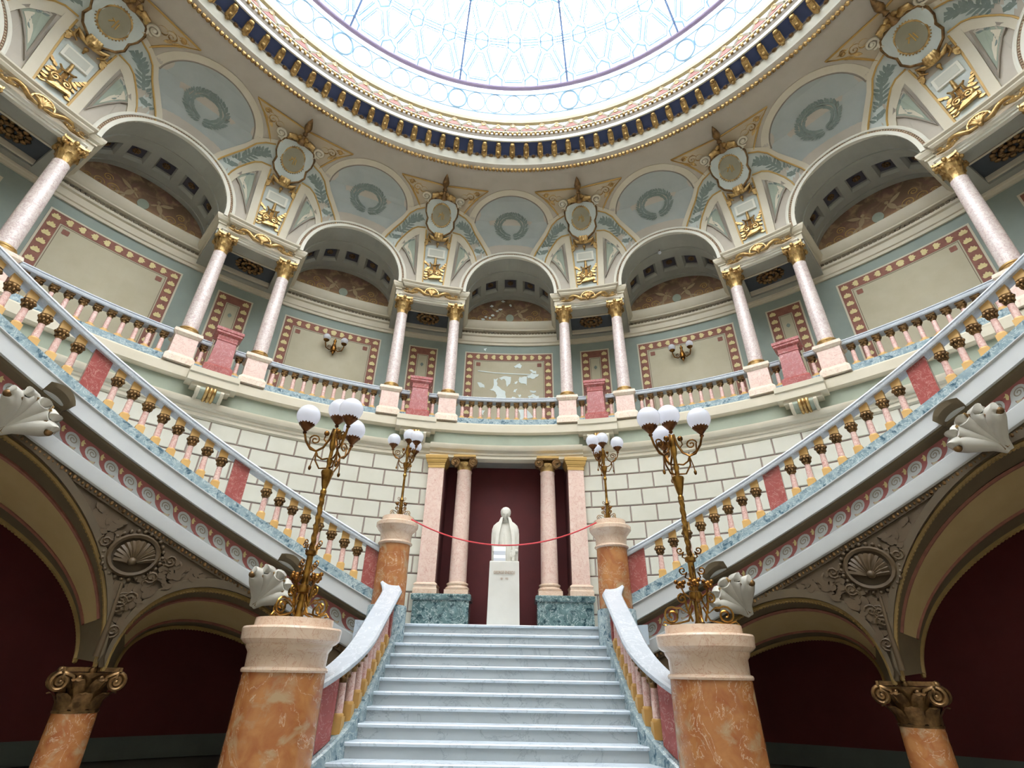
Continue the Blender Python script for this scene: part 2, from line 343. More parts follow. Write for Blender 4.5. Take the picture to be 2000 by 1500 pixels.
# modillions under the cornice: scrolled gilt brackets with rosettes between them
NB = 122; proto = None
def modillion():
    m = MB(); pr = [(9.585, 14.50), (9.53, 14.49), (9.44, 14.55), (9.36, 14.64), (9.3, 14.66), (9.25, 14.70), (9.25, 14.84), (9.585, 14.72)]
    for i, (R, z) in enumerate(pr): pass
    m.extr(pr, lambda R, z, d: pol(R, d, z), -.42, .42)
    return m
for i in range(NB):
    a = i*360/NB
    if proto is None:
        proto = modillion().build('modillion', 'gold', dome)
        m2 = MB()
        for s_ in (-1, 1): m2.tube([pol(9.57, s_*.45, 14.53), pol(9.44, s_*.45, 14.56), pol(9.3, s_*.45, 14.68)], .025, 5)
        m2.ball(pol(9.27, 0, 14.7), .07, 8, 5, sx=1.2); m2.ball(pol(9.45, 0, 14.54), .06, 8, 5); m2.ball(pol(9.575, 0, 14.5), .06, 8, 5)
        leafp = m2.build('acanthus_leaf', 'gold', proto, smooth=60)
        rp = MB(); c = pol(9.595, 0, 14.57); rp.lathe([(.005, .03), (.03, .025), (.04, .0), (.07, .012), (.075, -.01)], n=10)
        rp.v = [(x+c[0], c[1]-z_, c[2]+y) for x, y, z_ in rp.v]; ros = rp.build('rosette', 'gilt_dark', dome, smooth=50)
        ros.rotation_euler = (0, 0, -radians(180/NB)); continue
    o = proto.copy(); COL.objects.link(o); o.parent = dome; o.rotation_euler = (0, 0, -radians(a))
    c2 = leafp.copy(); COL.objects.link(c2); c2.parent = o
    c3 = ros.copy(); COL.objects.link(c3); c3.parent = dome; c3.rotation_euler = (0, 0, -radians(a+180/NB))
# cresting: pierced ornament standing before the glass
mb = MB(); mr = MB(); mw = MB()
NC = 112
for i in range(NC):
    a = i*360/NC; st = 360/NC; big = (i % 2 == 0)
    fn = lambda u, v, d, a=a: pol(9.09-d, a+u, v)
    h = .36 if big else .24
    pts = [(x, 15.17+h*.8+z) for x, z in [(.55*cos(t), .12*sin(t)) for t in [2*pi*k/10 for k in range(10)]]]
    mb.extr(pts, fn, 0, .05)
    mr.extr([(-1.5, 15.17), (1.5, 15.17), (1.3, 15.17+h*.35), (.7, 15.17+h*.6), (0, 15.17+h*.75), (-.7, 15.17+h*.6), (-1.3, 15.17+h*.35)], fn, 0, .03)
    mw.tube([fn(-st/2, 15.19, .03), fn(-st/3, 15.28, .03), fn(-.3, 15.17+h*.75, .03), fn(0, 15.2+h*.9, .03), fn(.3, 15.17+h*.75, .03), fn(st/3, 15.28, .03), fn(st/2, 15.19, .03)], .045, 4)
for m_, nm, mt in ((mb, 'crest_boss', 'gold'), (mr, 'crest_shell', 'crest_red'), (mw, 'crest_scroll', 'cream')):
    o = m_.build(nm, mt, dome, smooth=50); o['kind'] = 'stuff'
MB().polar([(9.0, 15.52), (9.1, 15.5), (9.1, 15.71), (9.02, 15.71)], 0, 360, 180).build('gilt_ring', 'crest_beige', dome)
MB().polar([(9.11, 15.14), (9.13, 15.14), (9.13, 15.6), (9.11, 15.6)], 0, 360, 120).build('glass_backing', 'border_glass', dome)
# glazed dome
def dR(R):  # height of the glass shell
    for (r0, z0), (r1, z1) in zip(DP, DP[1:]):
        if R >= r1: return z0+(z1-z0)*(r0-R)/(r0-r1)
    return DP[-1][1]
DP = [(9.06, 15.71), (8.5, 16.67), (7.4, 17.37), (6.3, 17.75), (5.2, 18.05), (4.1, 18.27), (3.0, 18.42), (1.5, 18.55), (0.0, 18.6)]
win = structure(MB().tube([pol(8.5, i*2, 16.67) for i in range(180)], .085, 6, closed=True), 'window_1', 'purple_ring', 60)
MB().polar([(9.05, 15.71), (8.53, 16.63), (8.54, 16.64), (9.06, 15.72)], 0, 360, 180).build('glass_band', 'dome_glass', win)
for R, r in ((8.95, .022), (8.62, .022)): MB().tube([pol(R, i*2, 16.67-(R-8.5)*1.714) for i in range(180)], r, 4, closed=True).build('lead_hoop', 'lead_bloom', win)
proto = None
for i in range(84):
    big = i % 6 == 0
    if i < 2:
        m = MB(); rr = .31
        m.tube([pol(8.77-.466*rr*sin(t), degrees(rr*cos(t)/8.77), 16.18+.885*rr*sin(t)) for t in [2*pi*k/24 for k in range(24)]], .036 if big else .02, 4, closed=True)
        o = m.build('roundel', 'lead_bloom', win, smooth=60)
        if i == 0: pb = o
        else: ps = o
    else:
        o = (pb if big else ps).copy(); COL.objects.link(o); o.parent = win
    o.rotation_euler = (0, 0, -radians(12.857+i*360/84))
# lattice of hexagons and three-sided panes
ROWS = [8.42, 7.4, 6.3, 5.2, 4.1, 3.0]
NH = 42
def node(k, i): return (ROWS[k], (i+(.5 if k % 2 == 0 else 0))*360/NH)
bars = {}
def dp(R, a, d=0): return pol(R-d*.3, a, dR(R)-d)
for k in range(len(ROWS)):
    hr = .255*(ROWS[k]/8.4)**.6
    R, a0 = node(k, 0)
    pts = []
    for j in range(6):
        t = pi/6+j*pi/3; pts.append((R+hr*sin(t)*.95, degrees(hr*cos(t)/R)))
    if k == 0: pts = [(min(r_, 8.46), a_) for r_, a_ in pts]
    hexm = MB().tube([dp(r_, a_, .01) for r_, a_ in pts], .034, 4, closed=True)
    pane = MB(); pane.extr(pts, lambda u, v, d: dp(u, v, d), -.006, .006)
    hx = hexm.build('hexagon_frame', 'lead_bloom', win, smooth=60); pn = pane.build('hexagon_pane', 'dome_glass', hx)
    objs = [hx]
    hx.rotation_euler = (0, 0, -radians(a0))
    for i in range(1, NH):
        o = hx.copy(); COL.objects.link(o); o.parent = win; o.rotation_euler = (0, 0, -radians(node(k, i)[1]))
        p2 = pn.copy(); COL.objects.link(p2); p2.parent = o
    MB().tube([dp(R if k else 8.46, i*2, .0) for i in range(180)], .022, 4, closed=True).build('lead_hoop', 'lead_bloom', win, smooth=60)
    if k == len(ROWS)-1: continue
    R2, b0 = node(k+1, 0)
    # triangles: two of row k with one of row k+1 and the reverse, corners cut back
    def tri(P, Q, S):
        res = []
        V = [Vector((r_*sin(radians(a_)), r_*cos(radians(a_)), r_, a_)) for r_, a_ in (P, Q, S)]
        T3 = ((P, Q, S)); cen = (sum(t[0] for t in T3)/3, sum(t[1] for t in T3)/3)
        out = []
        for i in range(3):
            A, B, C = T3[i], T3[(i+1) % 3], T3[(i+2) % 3]
            for o_, f in ((C, .21), (B, .21)):
                q = (A[0]+(o_[0]-A[0])*f, A[1]+(o_[1]-A[1])*f)
                out.append((q[0]+(cen[0]-q[0])*.19, q[1]+(cen[1]-q[1])*.19))
        return out
    h = 360/NH
    Tu = tri((R, 0), (R, h), (R2, h/2)); Td = tri((R2, -h/2), (R2, h/2), (R, 0))
    off = h/2 if k % 2 == 0 else 0
    for T in (Tu, Td):
        fr = MB().tube([dp(r_, a_, .0) for r_, a_ in T], .024, 4, closed=True)
        cx = (sum(t[0] for t in T)/6, sum(t[1] for t in T)/6)
        fr.tube([dp(cx[0]+(r_-cx[0])*.82, cx[1]+(a_-cx[1])*.82, .0) for r_, a_ in T], .017, 4, closed=True)
        pa = MB().extr(T, lambda u, v, d: dp(u, v, d), -.006, .006)
        f0 = fr.build('pane_frame', 'lead_bloom', win, smooth=60); p0 = pa.build('pane', 'dome_glass', f0)
        f0.rotation_euler = (0, 0, -radians(off))
        for i in range(1, NH):
            o = f0.copy(); COL.objects.link(o); o.parent = win; o.rotation_euler = (0, 0, -radians(off+i*h))
            p2 = p0.copy(); COL.objects.link(p2); p2.parent = o
for i in range(14):
    m = MB() if i == 0 else None
    if i == 0:
        m.tube([dp(r_, 0, .03) for r_ in (8.46, 7.95, 7.4, 6.85, 6.3, 5.2, 4.1, 3, 1.5, .2)], .032, 4); r0 = m.build('dome_rib', 'rib_blue', win, smooth=60); o = r0
    else: o = r0.copy(); COL.objects.link(o); o.parent = win
    o.rotation_euler = (0, 0, -radians(AL*(i+.5)))
MB().lathe([(3.0, 18.42), (1.5, 18.55), (.01, 18.6)], n=42, caps=False).build('crown_pane', 'dome_glass', win)
DOME[0] = False
# ================================================================== gallery bays: vault, archivolt, coffers, mural, wall panel
def vault(ph, v):       # point of the bay's vault at angle 0; v 0 front .. 1 back
    a0, z0 = archpt(ph, 0); a1 = 7.25*cos(ph); z1 = 9.36+1.12*sin(ph)
    R = 10.42+(RB+.02-10.42)*v
    return Vector(pol(R, a0+(a1-a0)*v, z0+(z1-z0)*v))
def vnorm(ph, v, d):
    p = vault(ph, v); e = .02; t = (vault(ph+e, v)-vault(ph-e, v)); s = vault(ph, min(1, v+e))-vault(ph, max(0, v-e))
    n = t.cross(s); n.normalize()
    c = Vector(pol(11.3, 0, 9.3))-p
    if n.dot(c) > 0: n = -n
    return p+n*d      # positive d goes up into the masonry
CO = [(radians(15+25*i), radians(15+25*i)) for i in range(7)]
def make_bay():
    L0 = pol(RG, 0, 9.27)
    t = thing('coffered_arch', 'x', 'arch', L0)
    mb = MB(); w_ = .15
    brk = [0]
    for c, _ in CO: brk += [c-w_, c+w_]
    brk += [pi]; vb = [0, .30, .50, .78, 1]
    full = []
    for a, b in zip(brk, brk[1:]): full += [a+(b-a)*k/3 for k in range(3)]
    full.append(pi)
    for i in range(len(full)-1):
        mid = (full[i]+full[i+1])/2; isc = any(abs(mid-c) < w_ for c, _ in CO)
        for j in range(4):
            if isc and j == 2: continue
            k = mb.add([vault(full[i], vb[j]), vault(full[i+1], vb[j]), vault(full[i+1], vb[j+1]), vault(full[i], vb[j+1])]); mb.f.append((k, k+1, k+2, k+3))
    mb.build('vault', 'soffit_grey', t, L0)
    # two raised ribs along the vault
    for v0, v1 in ((.30, .34), (.90, .99)):
        m = MB(); phs = [pi*i/30 for i in range(31)]
        m.grid([[vnorm(p, v0, 0), vnorm(p, v0, -.03), vnorm(p, v1, -.03), vnorm(p, v1, 0)] for p in phs], cu=True, caps=True).build('rib', 'soffit_grey', t, L0)
    for c, _ in CO:
        m = MB(); q = [(c-w_, .50), (c+w_, .50), (c+w_, .78), (c-w_, .78)]
        ins = [(c-w_*.82, .535), (c+w_*.82, .535), (c+w_*.82, .745), (c-w_*.82, .745)]
        m.grid([[vnorm(p, v, 0) for p, v in q], [vnorm(p, v, .07) for p, v in ins], [vnorm(p, v, .14) for p, v in ins]], cu=True)
        o = m.build('coffer', 'soffit_grey', t, L0)
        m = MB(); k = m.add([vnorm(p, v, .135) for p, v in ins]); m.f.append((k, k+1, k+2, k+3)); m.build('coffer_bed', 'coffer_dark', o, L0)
        m = MB(); ce = vnorm(c, .64, .10); m.ball(ce, .035, 6, 4)
        for j in range(8):
            an = j*pi/4; m.ball(vnorm(c+.05*cos(an)*.9, .64+.035*sin(an), .11), .032, 5, 3)
        m.build('rosette', 'gilt_dark', o, L0, smooth=60)
    # archivolt: flat fascia, bead groove, outer moulding
    phs = [-.02+(pi+.04)*i/48 for i in range(49)]
    def arc(prof, name, mat, n=None):
        m = MB()
        for_ = []
        for p in phs:
            for_.append([cv(*archpt(p, w), d) for w, d in prof])
        return m.grid(for_, cu=True, caps=True).build(name, mat, t, L0, smooth=40)
    arc([(0, -.02), (0, .10), (.085, .10), (.095, .07), (.095, -.02)], 'archivolt', 'plaster_white')
    arc([(.094, -.02), (.094, .055), (.152, .055), (.152, -.02)], 'bead_bed', 'bead_red')
    arc([(.15, -.02), (.15, .085), (.18, .095), (.225, .07), (.225, -.02)], 'outer_moulding', 'plaster_white')
    m = MB()
    for i in range(78):
        p = .01+(pi-.02)*i/77; a, z = archpt(p, .123); m.ball(cv(a, z, .06), .024, 5, 3)
    o = m.build('bead', 'tan', t, L0); o['kind'] = 'stuff'
    return t
arch0 = make_bay()
def make_mural():
    L0 = pol(RB, 0, 9.39); t = thing('lunette_mural', 'x', 'mural', L0)
    f = lambda u, v, d: pol(RB-d, u, v)
    pts = [(7.2*cos(pi*i/24), 9.37+1.1*sin(pi*i/24)) for i in range(25)]
    m = MB(); rows = []
    for i in range(25):
        a, z = pts[i]; rows.append([f(a, 9.37+(z-9.37)*s, .02) for s in (0, .25, .5, .75, 1)])
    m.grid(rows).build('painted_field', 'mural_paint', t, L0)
    m = MB(); m.extr([(.62*cos(x), 9.66+.15*sin(x)) for x in [2*pi*k/20 for k in range(20)]], f, .02, .045); m.build('oval_medallion', 'sage', t, L0)
    m = MB()
    for s in (-1, 1):   # winged children holding the medallion, scrollwork beside them
        kk = degrees(1/RB); lf = lambda x, z, an, L, W: m.extr([(s*(x+kk*p), z+q) for p, q in leaf2(0, 0, an, L, W)], f, .02, .03)
        m.ball(f(s*1.32, 9.96, .025), .05, 8, 5, sy=.4)
        lf(1.30, 9.93, -1.1, .34, .13); lf(1.35, 9.88, -2.4, .2, .05); lf(1.9, 9.68, -.5, .3, .08); lf(1.9, 9.66, -1.2, .22, .07); lf(1.45, 9.88, .5, .36, .10)
    m.build('painted_child', 'figure_tan', t, L0, smooth=60)
    m = MB()
    for s in (-1, 1):
        for cx, cz, r, tn in ((3.2, 9.62, .16, 1.6), (4.6, 9.6, .13, 1.5), (5.7, 9.55, .09, 1.4), (4.0, 9.85, .11, 1.5)):
            m.tube([f(s*(cx+degrees(x/RB)), cz+z, .022) for x, z in spiral(0, 0, .02, r, 0, tn)], .012, 4)
    o = m.build('painted_scroll', 'gold_paint', t, L0); o['kind'] = 'stuff'
    return t
mural0 = make_mural()
def border_motif(m, f, x, z, ang, L=.22, W=.17, rad=degrees(1/RB)):
    # a palmette: fan of seven lobes
    for k in range(-2, 3):
        a2 = ang+k*.5; l = L*(1-.12*abs(k))
        pts = leaf2(0, 0, a2, l*.62, W*.42); ox, oz = -L*.28*cos(ang), -L*.28*sin(ang)
        m.extr([(x+(px_+ox)*rad, z+pz+oz) for px_, pz in pts], f, .012, .02)
def make_panel(hw, name, lab, hid):
    L0 = pol(RB, 0, 4.9); t = thing(name, 'x', 'wall panel', L0)
    f = lambda u, v, d: pol(RB-d, u, v); z0, z1 = 4.98, 8.21; rad = degrees(1/RB); bw = .24
    def frame(a, zb, zt, wd, d0, d1, nm, mat):
        m = MB(); wa = wd*rad
        m.extr([(-a, zb), (-a+wa, zb), (-a+wa, zt), (-a, zt)], f, d0, d1); m.extr([(a-wa, zb), (a, zb), (a, zt), (a-wa, zt)], f, d0, d1)
        n = 8; m.band([(-a+2*a*i/n, zt-wd) for i in range(n+1)], [(-a+2*a*i/n, zt) for i in range(n+1)], f, d0, d1)
        return m.build(nm, mat, t, L0)
    n = 8; m = MB(); m.band([(-hw+2*hw*i/n, z0) for i in range(n+1)], [(-hw+2*hw*i/n, z1) for i in range(n+1)], f, -.01, .006); m.build('field', 'panel_field', t, L0)
    frame(hw+.18, z0, z1+.04, .04, 0, .014, 'outer_line', 'cream')
    frame(hw, z0, z1, bw, 0, .012, 'border', 'border_red')
    frame(hw-bw*rad-.12, z0, z1-bw-.025, .012, 0, .010, 'inner_line', 'border_brown')
    m = MB(); zz = z1-bw/2
    xs = hw-bw*rad/2
    nz = 13
    for k in range(nz):
        z = z1-bw/2-.25*k
        for s in (-1, 1): border_motif(m, f, s*xs, z, pi/2)
    if hw > 3:
        for k in range(1, 6):
            for s in (-1, 1): border_motif(m, f, s*(xs-k*.25*rad*1.0), zz, 0 if s > 0 else pi)
        border_motif(m, f, 0, zz, -pi/2)
    m.build('palmette', 'border_yellow', t, L0)
    m = MB()
    if hw > 3:
        for s in (-1, 1):
            x = s*(hw-bw*rad-.75); z = z1-bw-.16
            for k in range(4): m.extr([(x+(px_)*rad, z+pz) for px_, pz in leaf2(0, 0, pi/4+k*pi/2, .09, .09)], f, .006, .01)
    else:
        m.extr([(x*rad, z1-bw-.3+z) for x, z in leaf2(0, 0, -pi/2, .14, .1)], f, .006, .01)
    m.build('corner_ornament', 'border_red' if hw > 3 else 'leaf_grey', t, L0)
    return t
panel0 = make_panel(6.45, 'wall_panel', '', 0)
narrow0 = make_panel(1.95, 'narrow_wall_panel', '', 0)
def make_lunette():
    L0 = pol(9.85, 0, 11.55); t = thing('vault_lunette', 'x', 'lunette', L0); k = degrees(1/10.27)
    # blue field: round above, running down to the arch between the leaf bands
    m = MB(); rows = []
    OUT = [(12.857-a, z) for a, z in ((3.07, 12.32), (4.4, 12.18), (5.45, 11.97), (6.5, 11.6), (7.6, 11.2), (8.6, 10.85), (8.99, 10.72))]
    def side(z):
        r = 1.19; 
        circ = k*sqrt(max(0, r*r-(z-11.99)**2)) if z > 11.99 else k*r
        lim = 99
        for (a0, z0), (a1, z1) in zip(OUT, OUT[1:]):
            if z1 <= z <= z0: lim = a0+(a1-a0)*(z0-z)/(z0-z1)
        return min(circ, lim) if z > 11.3 else min(6.6, lim if lim < 90 else 3.9)
    def low(a): return max(10.9, 9.27+1.70*sqrt(max(0, 1-(a/8.6)**2))-.02)
    n = 16
    for i in range(n+1):
        s = -1+2*i/n; row = []
        for j in range(13):
            z = 10.72+(13.175-10.72)*j/12; a = side(z)*s
            row.append(cv(a, max(z, low(a)), .012))
        rows.append(row)
    m.grid(rows).build('blue_field', 'blue_grey', t, L0)
    m = MB(); A = []; B = []
    for i in range(31):
        th = radians(4)+radians(172)*i/30; A.append((k*1.19*cos(th), 11.99+1.19*sin(th))); B.append((k*1.42*cos(th), 11.99+1.42*sin(th)))
    m.band(A, B, cv, -.02, .03).build('cream_band', 'cream', t, L0)
    m = MB(); m.tube([cv(k*1.2*cos(x), 11.99+1.2*sin(x), .02) for x in [radians(2)+radians(176)*i/30 for i in range(31)]], .02, 5).build('dark_moulding', 'dull_brown', t, L0)  # darker grey-brown moulding round the blue field
    m = MB(); rnd = random.Random(3)
    for i in range(44):
        th = 2*pi*i/44; r = .42
        for s, dr in ((1, .04), (-1, -.04), (0, 0)):
            an = th+pi/2*(1 if i < 20 else -1)
            ang = (th+pi/2 if cos(th) > 0 else th-pi/2)+s*.65*(-1 if cos(th) > 0 else 1)+rnd.uniform(-.2, .2)
            m.extr([(k*x, 11.99+z) for x, z in leaf2((r+dr)*cos(th), (r+dr)*sin(th), ang, .15, .062)], cv, .02, .028)
    m.build('painted_wreath', 'leaf_grey', t, L0)
    return t
lun0 = make_lunette()
# ------------------------------------------------------------------ plaster pier with cartouche
def make_pier():
    L0 = pol(10.45, 0, 9.3); t = thing('plaster_cartouche', 'x', 'plasterwork', L0); B = lambda m, n, mt, sm=None, par=None: m.build(n, mt, par or t, L0, smooth=sm)
    OUT = [(2.2, 12.4), (3.07, 12.32), (4.4, 12.18), (5.45, 11.97), (6.4, 11.6), (7.6, 11.22), (8.5, 10.9), (9.1, 10.6)]
    INN = [(1.2, 11.56), (2.4, 11.56), (3.76, 11.52), (4.6, 11.4), (5.35, 11.2), (6.16, 10.92), (6.7, 10.66), (7.0, 10.42)]
    INL = [(a-(.0 if i < 2 else .75), z-.23 if i < 5 else z-.16) for i, (a, z) in enumerate(INN)]
    OUU = [(a+(.35 if i > 2 else 0)+(.35 if i > 4 else 0), z+.17 if i < 5 else z+.08) for i, (a, z) in enumerate(OUT)]
    for s in (-1, 1):
        S = lambda P: [(s*a, z) for a, z in P]
        B(MB().band(S(INN), S(OUT), cv, -.02, .02), 'leaf_band_bed', 'pale_blue')
        B(MB().band(S(OUT), S(OUU), cv, -.02, .05), 'outer_rib', 'cream', 30)
        B(MB().band(S(INL), S(INN), cv, -.02, .06), 'inner_rib', 'cream', 30)
        B(MB().tube([cv(s*a, z, .055) for a, z in OUT[1:]], .022, 5), 'gilt_line', 'gold_paint', 60)
        B(MB().tube([cv(s*a, z, .06) for a, z in INN[1:]], .022, 5), 'gilt_line', 'gold_paint', 60)
        # painted olive branch in the band
        m = MB(); rnd = random.Random(5); k = degrees(1/10.4)
        mid = [((a+b)/2, (c+d)/2) for (a, c), (b, d) in zip(OUT, INN)]
        for i in range(1, len(mid)-1):
            for q in (0, .33, .66):
                a = mid[i][0]+(mid[i+1][0]-mid[i][0])*q; z = mid[i][1]+(mid[i+1][1]-mid[i][1])*q
                if z < 10.75: continue
                ang = atan2(mid[i+1][1]-mid[i][1], (mid[i+1][0]-mid[i][0])/k)
                for w_ in (.75, -.75, .1):
                    m.extr([(s*(a+k*x), z+y) for x, y in leaf2(0, 0, ang+pi+w_+rnd.uniform(-.2, .2), .24, .075)], cv, .022, .03)
        B(m, 'painted_branch', 'leaf_grey')
        # three-sided panel beside the arch
        T = [(3.75, 11.12), (3.2, 9.75), (4.2, 10.15), (5.15, 10.45), (5.95, 10.62), (5.3, 10.9), (4.6, 11.05)]
        c = (sum(a for a, z in T)/7, sum(z for a, z in T)/7)
        sc = lambda f: [(s*(c[0]+(a-c[0])*f), c[1]+(z-c[1])*f) for a, z in T]
        m = MB(); o1, i1 = sc(1.12), sc(.9)
        m.band(o1+o1[:1], i1+i1[:1], cv, -.02, .055); B(m, 'panel_frame', 'dull_brown')
        B(MB().extr(sc(.9), cv, -.01, .03), 'panel_field', 'sage')
        i2 = sc(.66); m = MB().extr(i2, cv, 0, .045); B(m, 'inner_panel', 'cream')
        m = MB()
        for q in range(7):
            z = 10.35+.09*q; a = 4.15+.06*q
            for w_ in (.7, -.7): m.extr([(s*(a+k*x), z+y) for x, y in leaf2(0, 0, pi/2+w_, .17, .06)], cv, .045, .055)
        B(m, 'painted_sprig', 'leaf_grey')
        # pier flanks and gilt lines
        B(MB().band([(s*(1.72+.62*i/6), 9.28+2.25*i/6) for i in range(7)], [(s*(2.75+.6*i/6), 9.28+2.1*i/6) for i in range(7)], cv, -.02, .07), 'pier_flank', 'cream', 30)
        B(MB().tube([cv(s*(1.66+.62*i/6), 9.28+2.2*i/6, .05) for i in range(7)], .03, 5), 'gilt_line', 'gold_paint', 60)
        # gilt triangle under the dome cornice
        TR = [(0, 13.29), (8.3, 13.31), (6.3, 13.0), (4.9, 12.62), (3.9, 12.3), (2.6, 12.35), (0, 12.6)]
        B(MB().extr([(s*a, z) for a, z in TR], cv, -.01, .015), 'gilt_triangle', 'tan')
        B(MB().tube([cv(s*a, z, .03) for a, z in TR[:5]], .025, 5), 'triangle_edge', 'gold_paint', 60)
        m = MB()
        for cx, cz, r in ((5.0, 13.02, .16), (6.2, 13.16, .09), (3.9, 12.98, .14)):
            m.tube([cv(s*(cx+k*x), cz+z, .03) for x, z in spiral(0, 0, .02, r, 0, 1.5, 16)], .018, 4)
        for cx, cz, an, L in ((4.3, 13.1, .2, .5), (5.4, 12.85, .7, .3), (3.4, 13.12, .1, .4), (4.6, 12.75, .9, .25)): m.extr([(s*(cx+k*x), cz+z) for x, z in leaf2(0, 0, an, L, .1)], cv, .015, .035)
        B(m, 'gilt_foliage', 'gold', 60)
    k = degrees(1/10.3)
    B(MB().band([(-1.66-.6*i/6, 9.28+2.1*i/6) for i in range(7)], [(1.66+.6*i/6, 9.28+2.1*i/6) for i in range(7)], cv, -.02, .03), 'pier_bed', 'pale_blue')
    # tablet
    tb = B(MB().extr([(-1.45, 10.40), (1.45, 10.40), (1.45, 10.74), (-1.45, 10.74)], cv, .02, .09), 'tablet', 'plaster_white')
    B(MB().extr([(-1.15, 10.455), (1.15, 10.455), (1.15, 10.69), (-1.15, 10.69)], cv, .088, .10), 'tablet_face', 'tablet_grey', None, tb)
    # lyre trophy
    m = MB(); zc = 9.86
    for s in (-1, 1):
        m.tube([cv(s*k*x, zc+z, .10) for x, z in ((.0, -.28), (.13, -.2), (.17, -.05), (.10, .1), (.09, .22), (.15, .3))], [.03, .045, .04, .03, .03, .02], 6)
        m.tube([cv(s*(k*x), zc+z, .12) for x, z in spiral(.1, -.08, .015, .09, 0, 1.4, 14)], .022, 5)
        for q in range(5):
            rr = random.Random(q*3+s); m.extr([(s*(k*(.12+.05*q)+k*x), zc+.12+.07*q+z) for x, z in leaf2(0, 0, .4+rr.uniform(-.6, .6), .13, .07)], cv, .03, .07)
            m.extr([(s*(k*(.16)+k*x), zc-.3+.1*q+z) for x, z in leaf2(0, 0, -.5+rr.uniform(-.5, .5), .14, .06)], cv, .03, .07)
    m.tube([cv(k*x, zc+z, .12) for x, z in ((-.12, .2), (.12, .24))], .025, 6)
    for q in range(-2, 3): m.tube([cv(k*.02*q, zc-.1, .1), cv(k*.02*q, zc+.2, .1)], .008, 4)
    m.tube([cv(0, zc+.2, .1), cv(0, zc+.5, .1)], [.05, .035], 8)
    m.extr([(k*x, zc-.32+z) for x, z in ((-.16, 0), (.2, .06), (.22, .14), (-.05, .12))], cv, .06, .14)
    m.tube([cv(-k*.25, zc-.3, .08), cv(k*.1, zc-.1, .1)], .015, 5); m.tube([cv(k*.25, zc-.25, .08), cv(-k*.05, zc-.15, .1)], .015, 5)
    B(m, 'lyre_trophy', 'gold', 60)
    # shield
    SH = [(0, 11.12), (.10, 11.2), (.16, 11.36), (.34, 11.52), (.44, 11.72), (.42, 11.95), (.50, 12.2), (.52, 12.5), (.44, 12.72), (.34, 12.78), (.22, 12.82), (0, 12.86)]
    shp = [(-k*x, z) for x, z in SH[1:-1]][::-1]; full = [(k*x, z) for x, z in SH]+[(k*x, z) for x, z in [(-x, z) for x, z in SH[1:-1]][::-1]]
    sh = B(MB().extr(full, cv, .02, .16), 'shield', 'pale_blue')
    B(MB().tube([cv(a, z, .15) for a, z in full], .03, 5, closed=True), 'shield_rim', 'gilt_dark', 60, sh)
    el = lambda r, d: [cv(k*.30*r*cos(x), 12.17+.46*r*sin(x), d) for x in [2*pi*i/28 for i in range(28)]]
    me = B(MB().grid([el(1, .15), el(1, .19), el(.6, .215), el(.05, .22)], cu=True, caps=True), 'medallion', 'medal', 40)
    B(MB().tube(el(1.02, .17), .028, 5, closed=True), 'medallion_ring', 'gold', 60, me)
    m = MB()
    for i in range(36): x = 2*pi*i/36; m.ball(cv(k*.345*cos(x), 12.17+.51*sin(x), .165), .018, 5, 3)
    B(m, 'medallion_bead', 'gold', None, me)
    m = MB()   # small gilt device in relief
    for x0, z0, x1, z1 in ((.02, -.2, .02, .16), (.08, -.18, .07, .1), (-.08, .1, .02, -.02), (-.1, -.12, -.03, .05)): m.tube([cv(k*x0, 12.17+z0, .22), cv(k*x1, 12.17+z1, .22)], .014, 5)
    B(m, 'device', 'gold_paint', None, me)
    for s in (-1, 1):
        m = MB(); m.tube([cv(s*(k*.58+k*x), 12.82+z, .14) for x, z in spiral(0, 0, .02, .17, .5, 1.7, 26)], [.035]*27, 6)
        m.tube([cv(s*k*.42, 12.5, .13), cv(s*k*.5, 12.62, .14), cv(s*k*.48, 12.72, .14)], .04, 6); m.ball(cv(s*k*.58, 12.82, .16), .05, 8, 5)
        B(m, 'side_scroll', 'cream', 60)
        m = MB()
        m.tube([cv(s*k*.10, 12.9, .16), cv(s*k*.22, 13.02, .25), cv(s*k*.33, 12.98, .28), cv(s*k*.36, 12.82, .2)], [.06, .09, .08, .04], 8)
        m.tube([cv(s*k*.05, 12.95, .16), cv(s*k*.1, 13.12, .24), cv(s*k*.16, 13.1, .3)], [.05, .06, .03], 8)
        B(m, 'crest_scroll', 'gold', 60)
        m = MB()
        m.tube([cv(s*k*x, z, d) for x, z, d in ((.05, 11.16, .16), (.2, 11.2, .18), (.3, 11.32, .15), (.3, 11.1, .13), (.2, 10.98, .12))], [.05, .06, .04, .03, .02], 7)
        for q in range(4): m.extr([(s*k*(.16+.05*q)+k*x*s, 11.2-.06*q+z) for x, z in leaf2(0, 0, .2-.5*q, .2, .09)], cv, .05, .11)
        B(m, 'lower_acanthus', 'gold', 60)
    m = MB()
    for q in range(-2, 3): m.tube([cv(k*.05*q, 11.42, .17), cv(k*.055*q, 11.25, .24), cv(k*.04*q, 11.08, .16)], [.04, .045, .025], 6)
    m.ball(cv(0, 10.98, .1), .05, 8, 5); m.tube([cv(0, 11.0, .1), cv(0, 10.84, .06)], [.04, .015], 6); B(m, 'shell_drop', 'gold', 60)
    m = MB(); m.tube([cv(0, 12.86, .16), cv(0, 13.05, .2), cv(0, 13.2, .2)], [.12, .07, .05], 8)
    zz = [(.0, 13.2), (.07, 13.24), (.04, 13.32), (.09, 13.42), (.1, 13.55), (.06, 13.72), (.01, 13.86)]
    m.tube([cv(0, z, .2) for r, z in zz], [max(.01, r) for r, z in zz], 8)
    B(m, 'finial', 'gilt_dark', 60)
    return t
pier0 = make_pier()
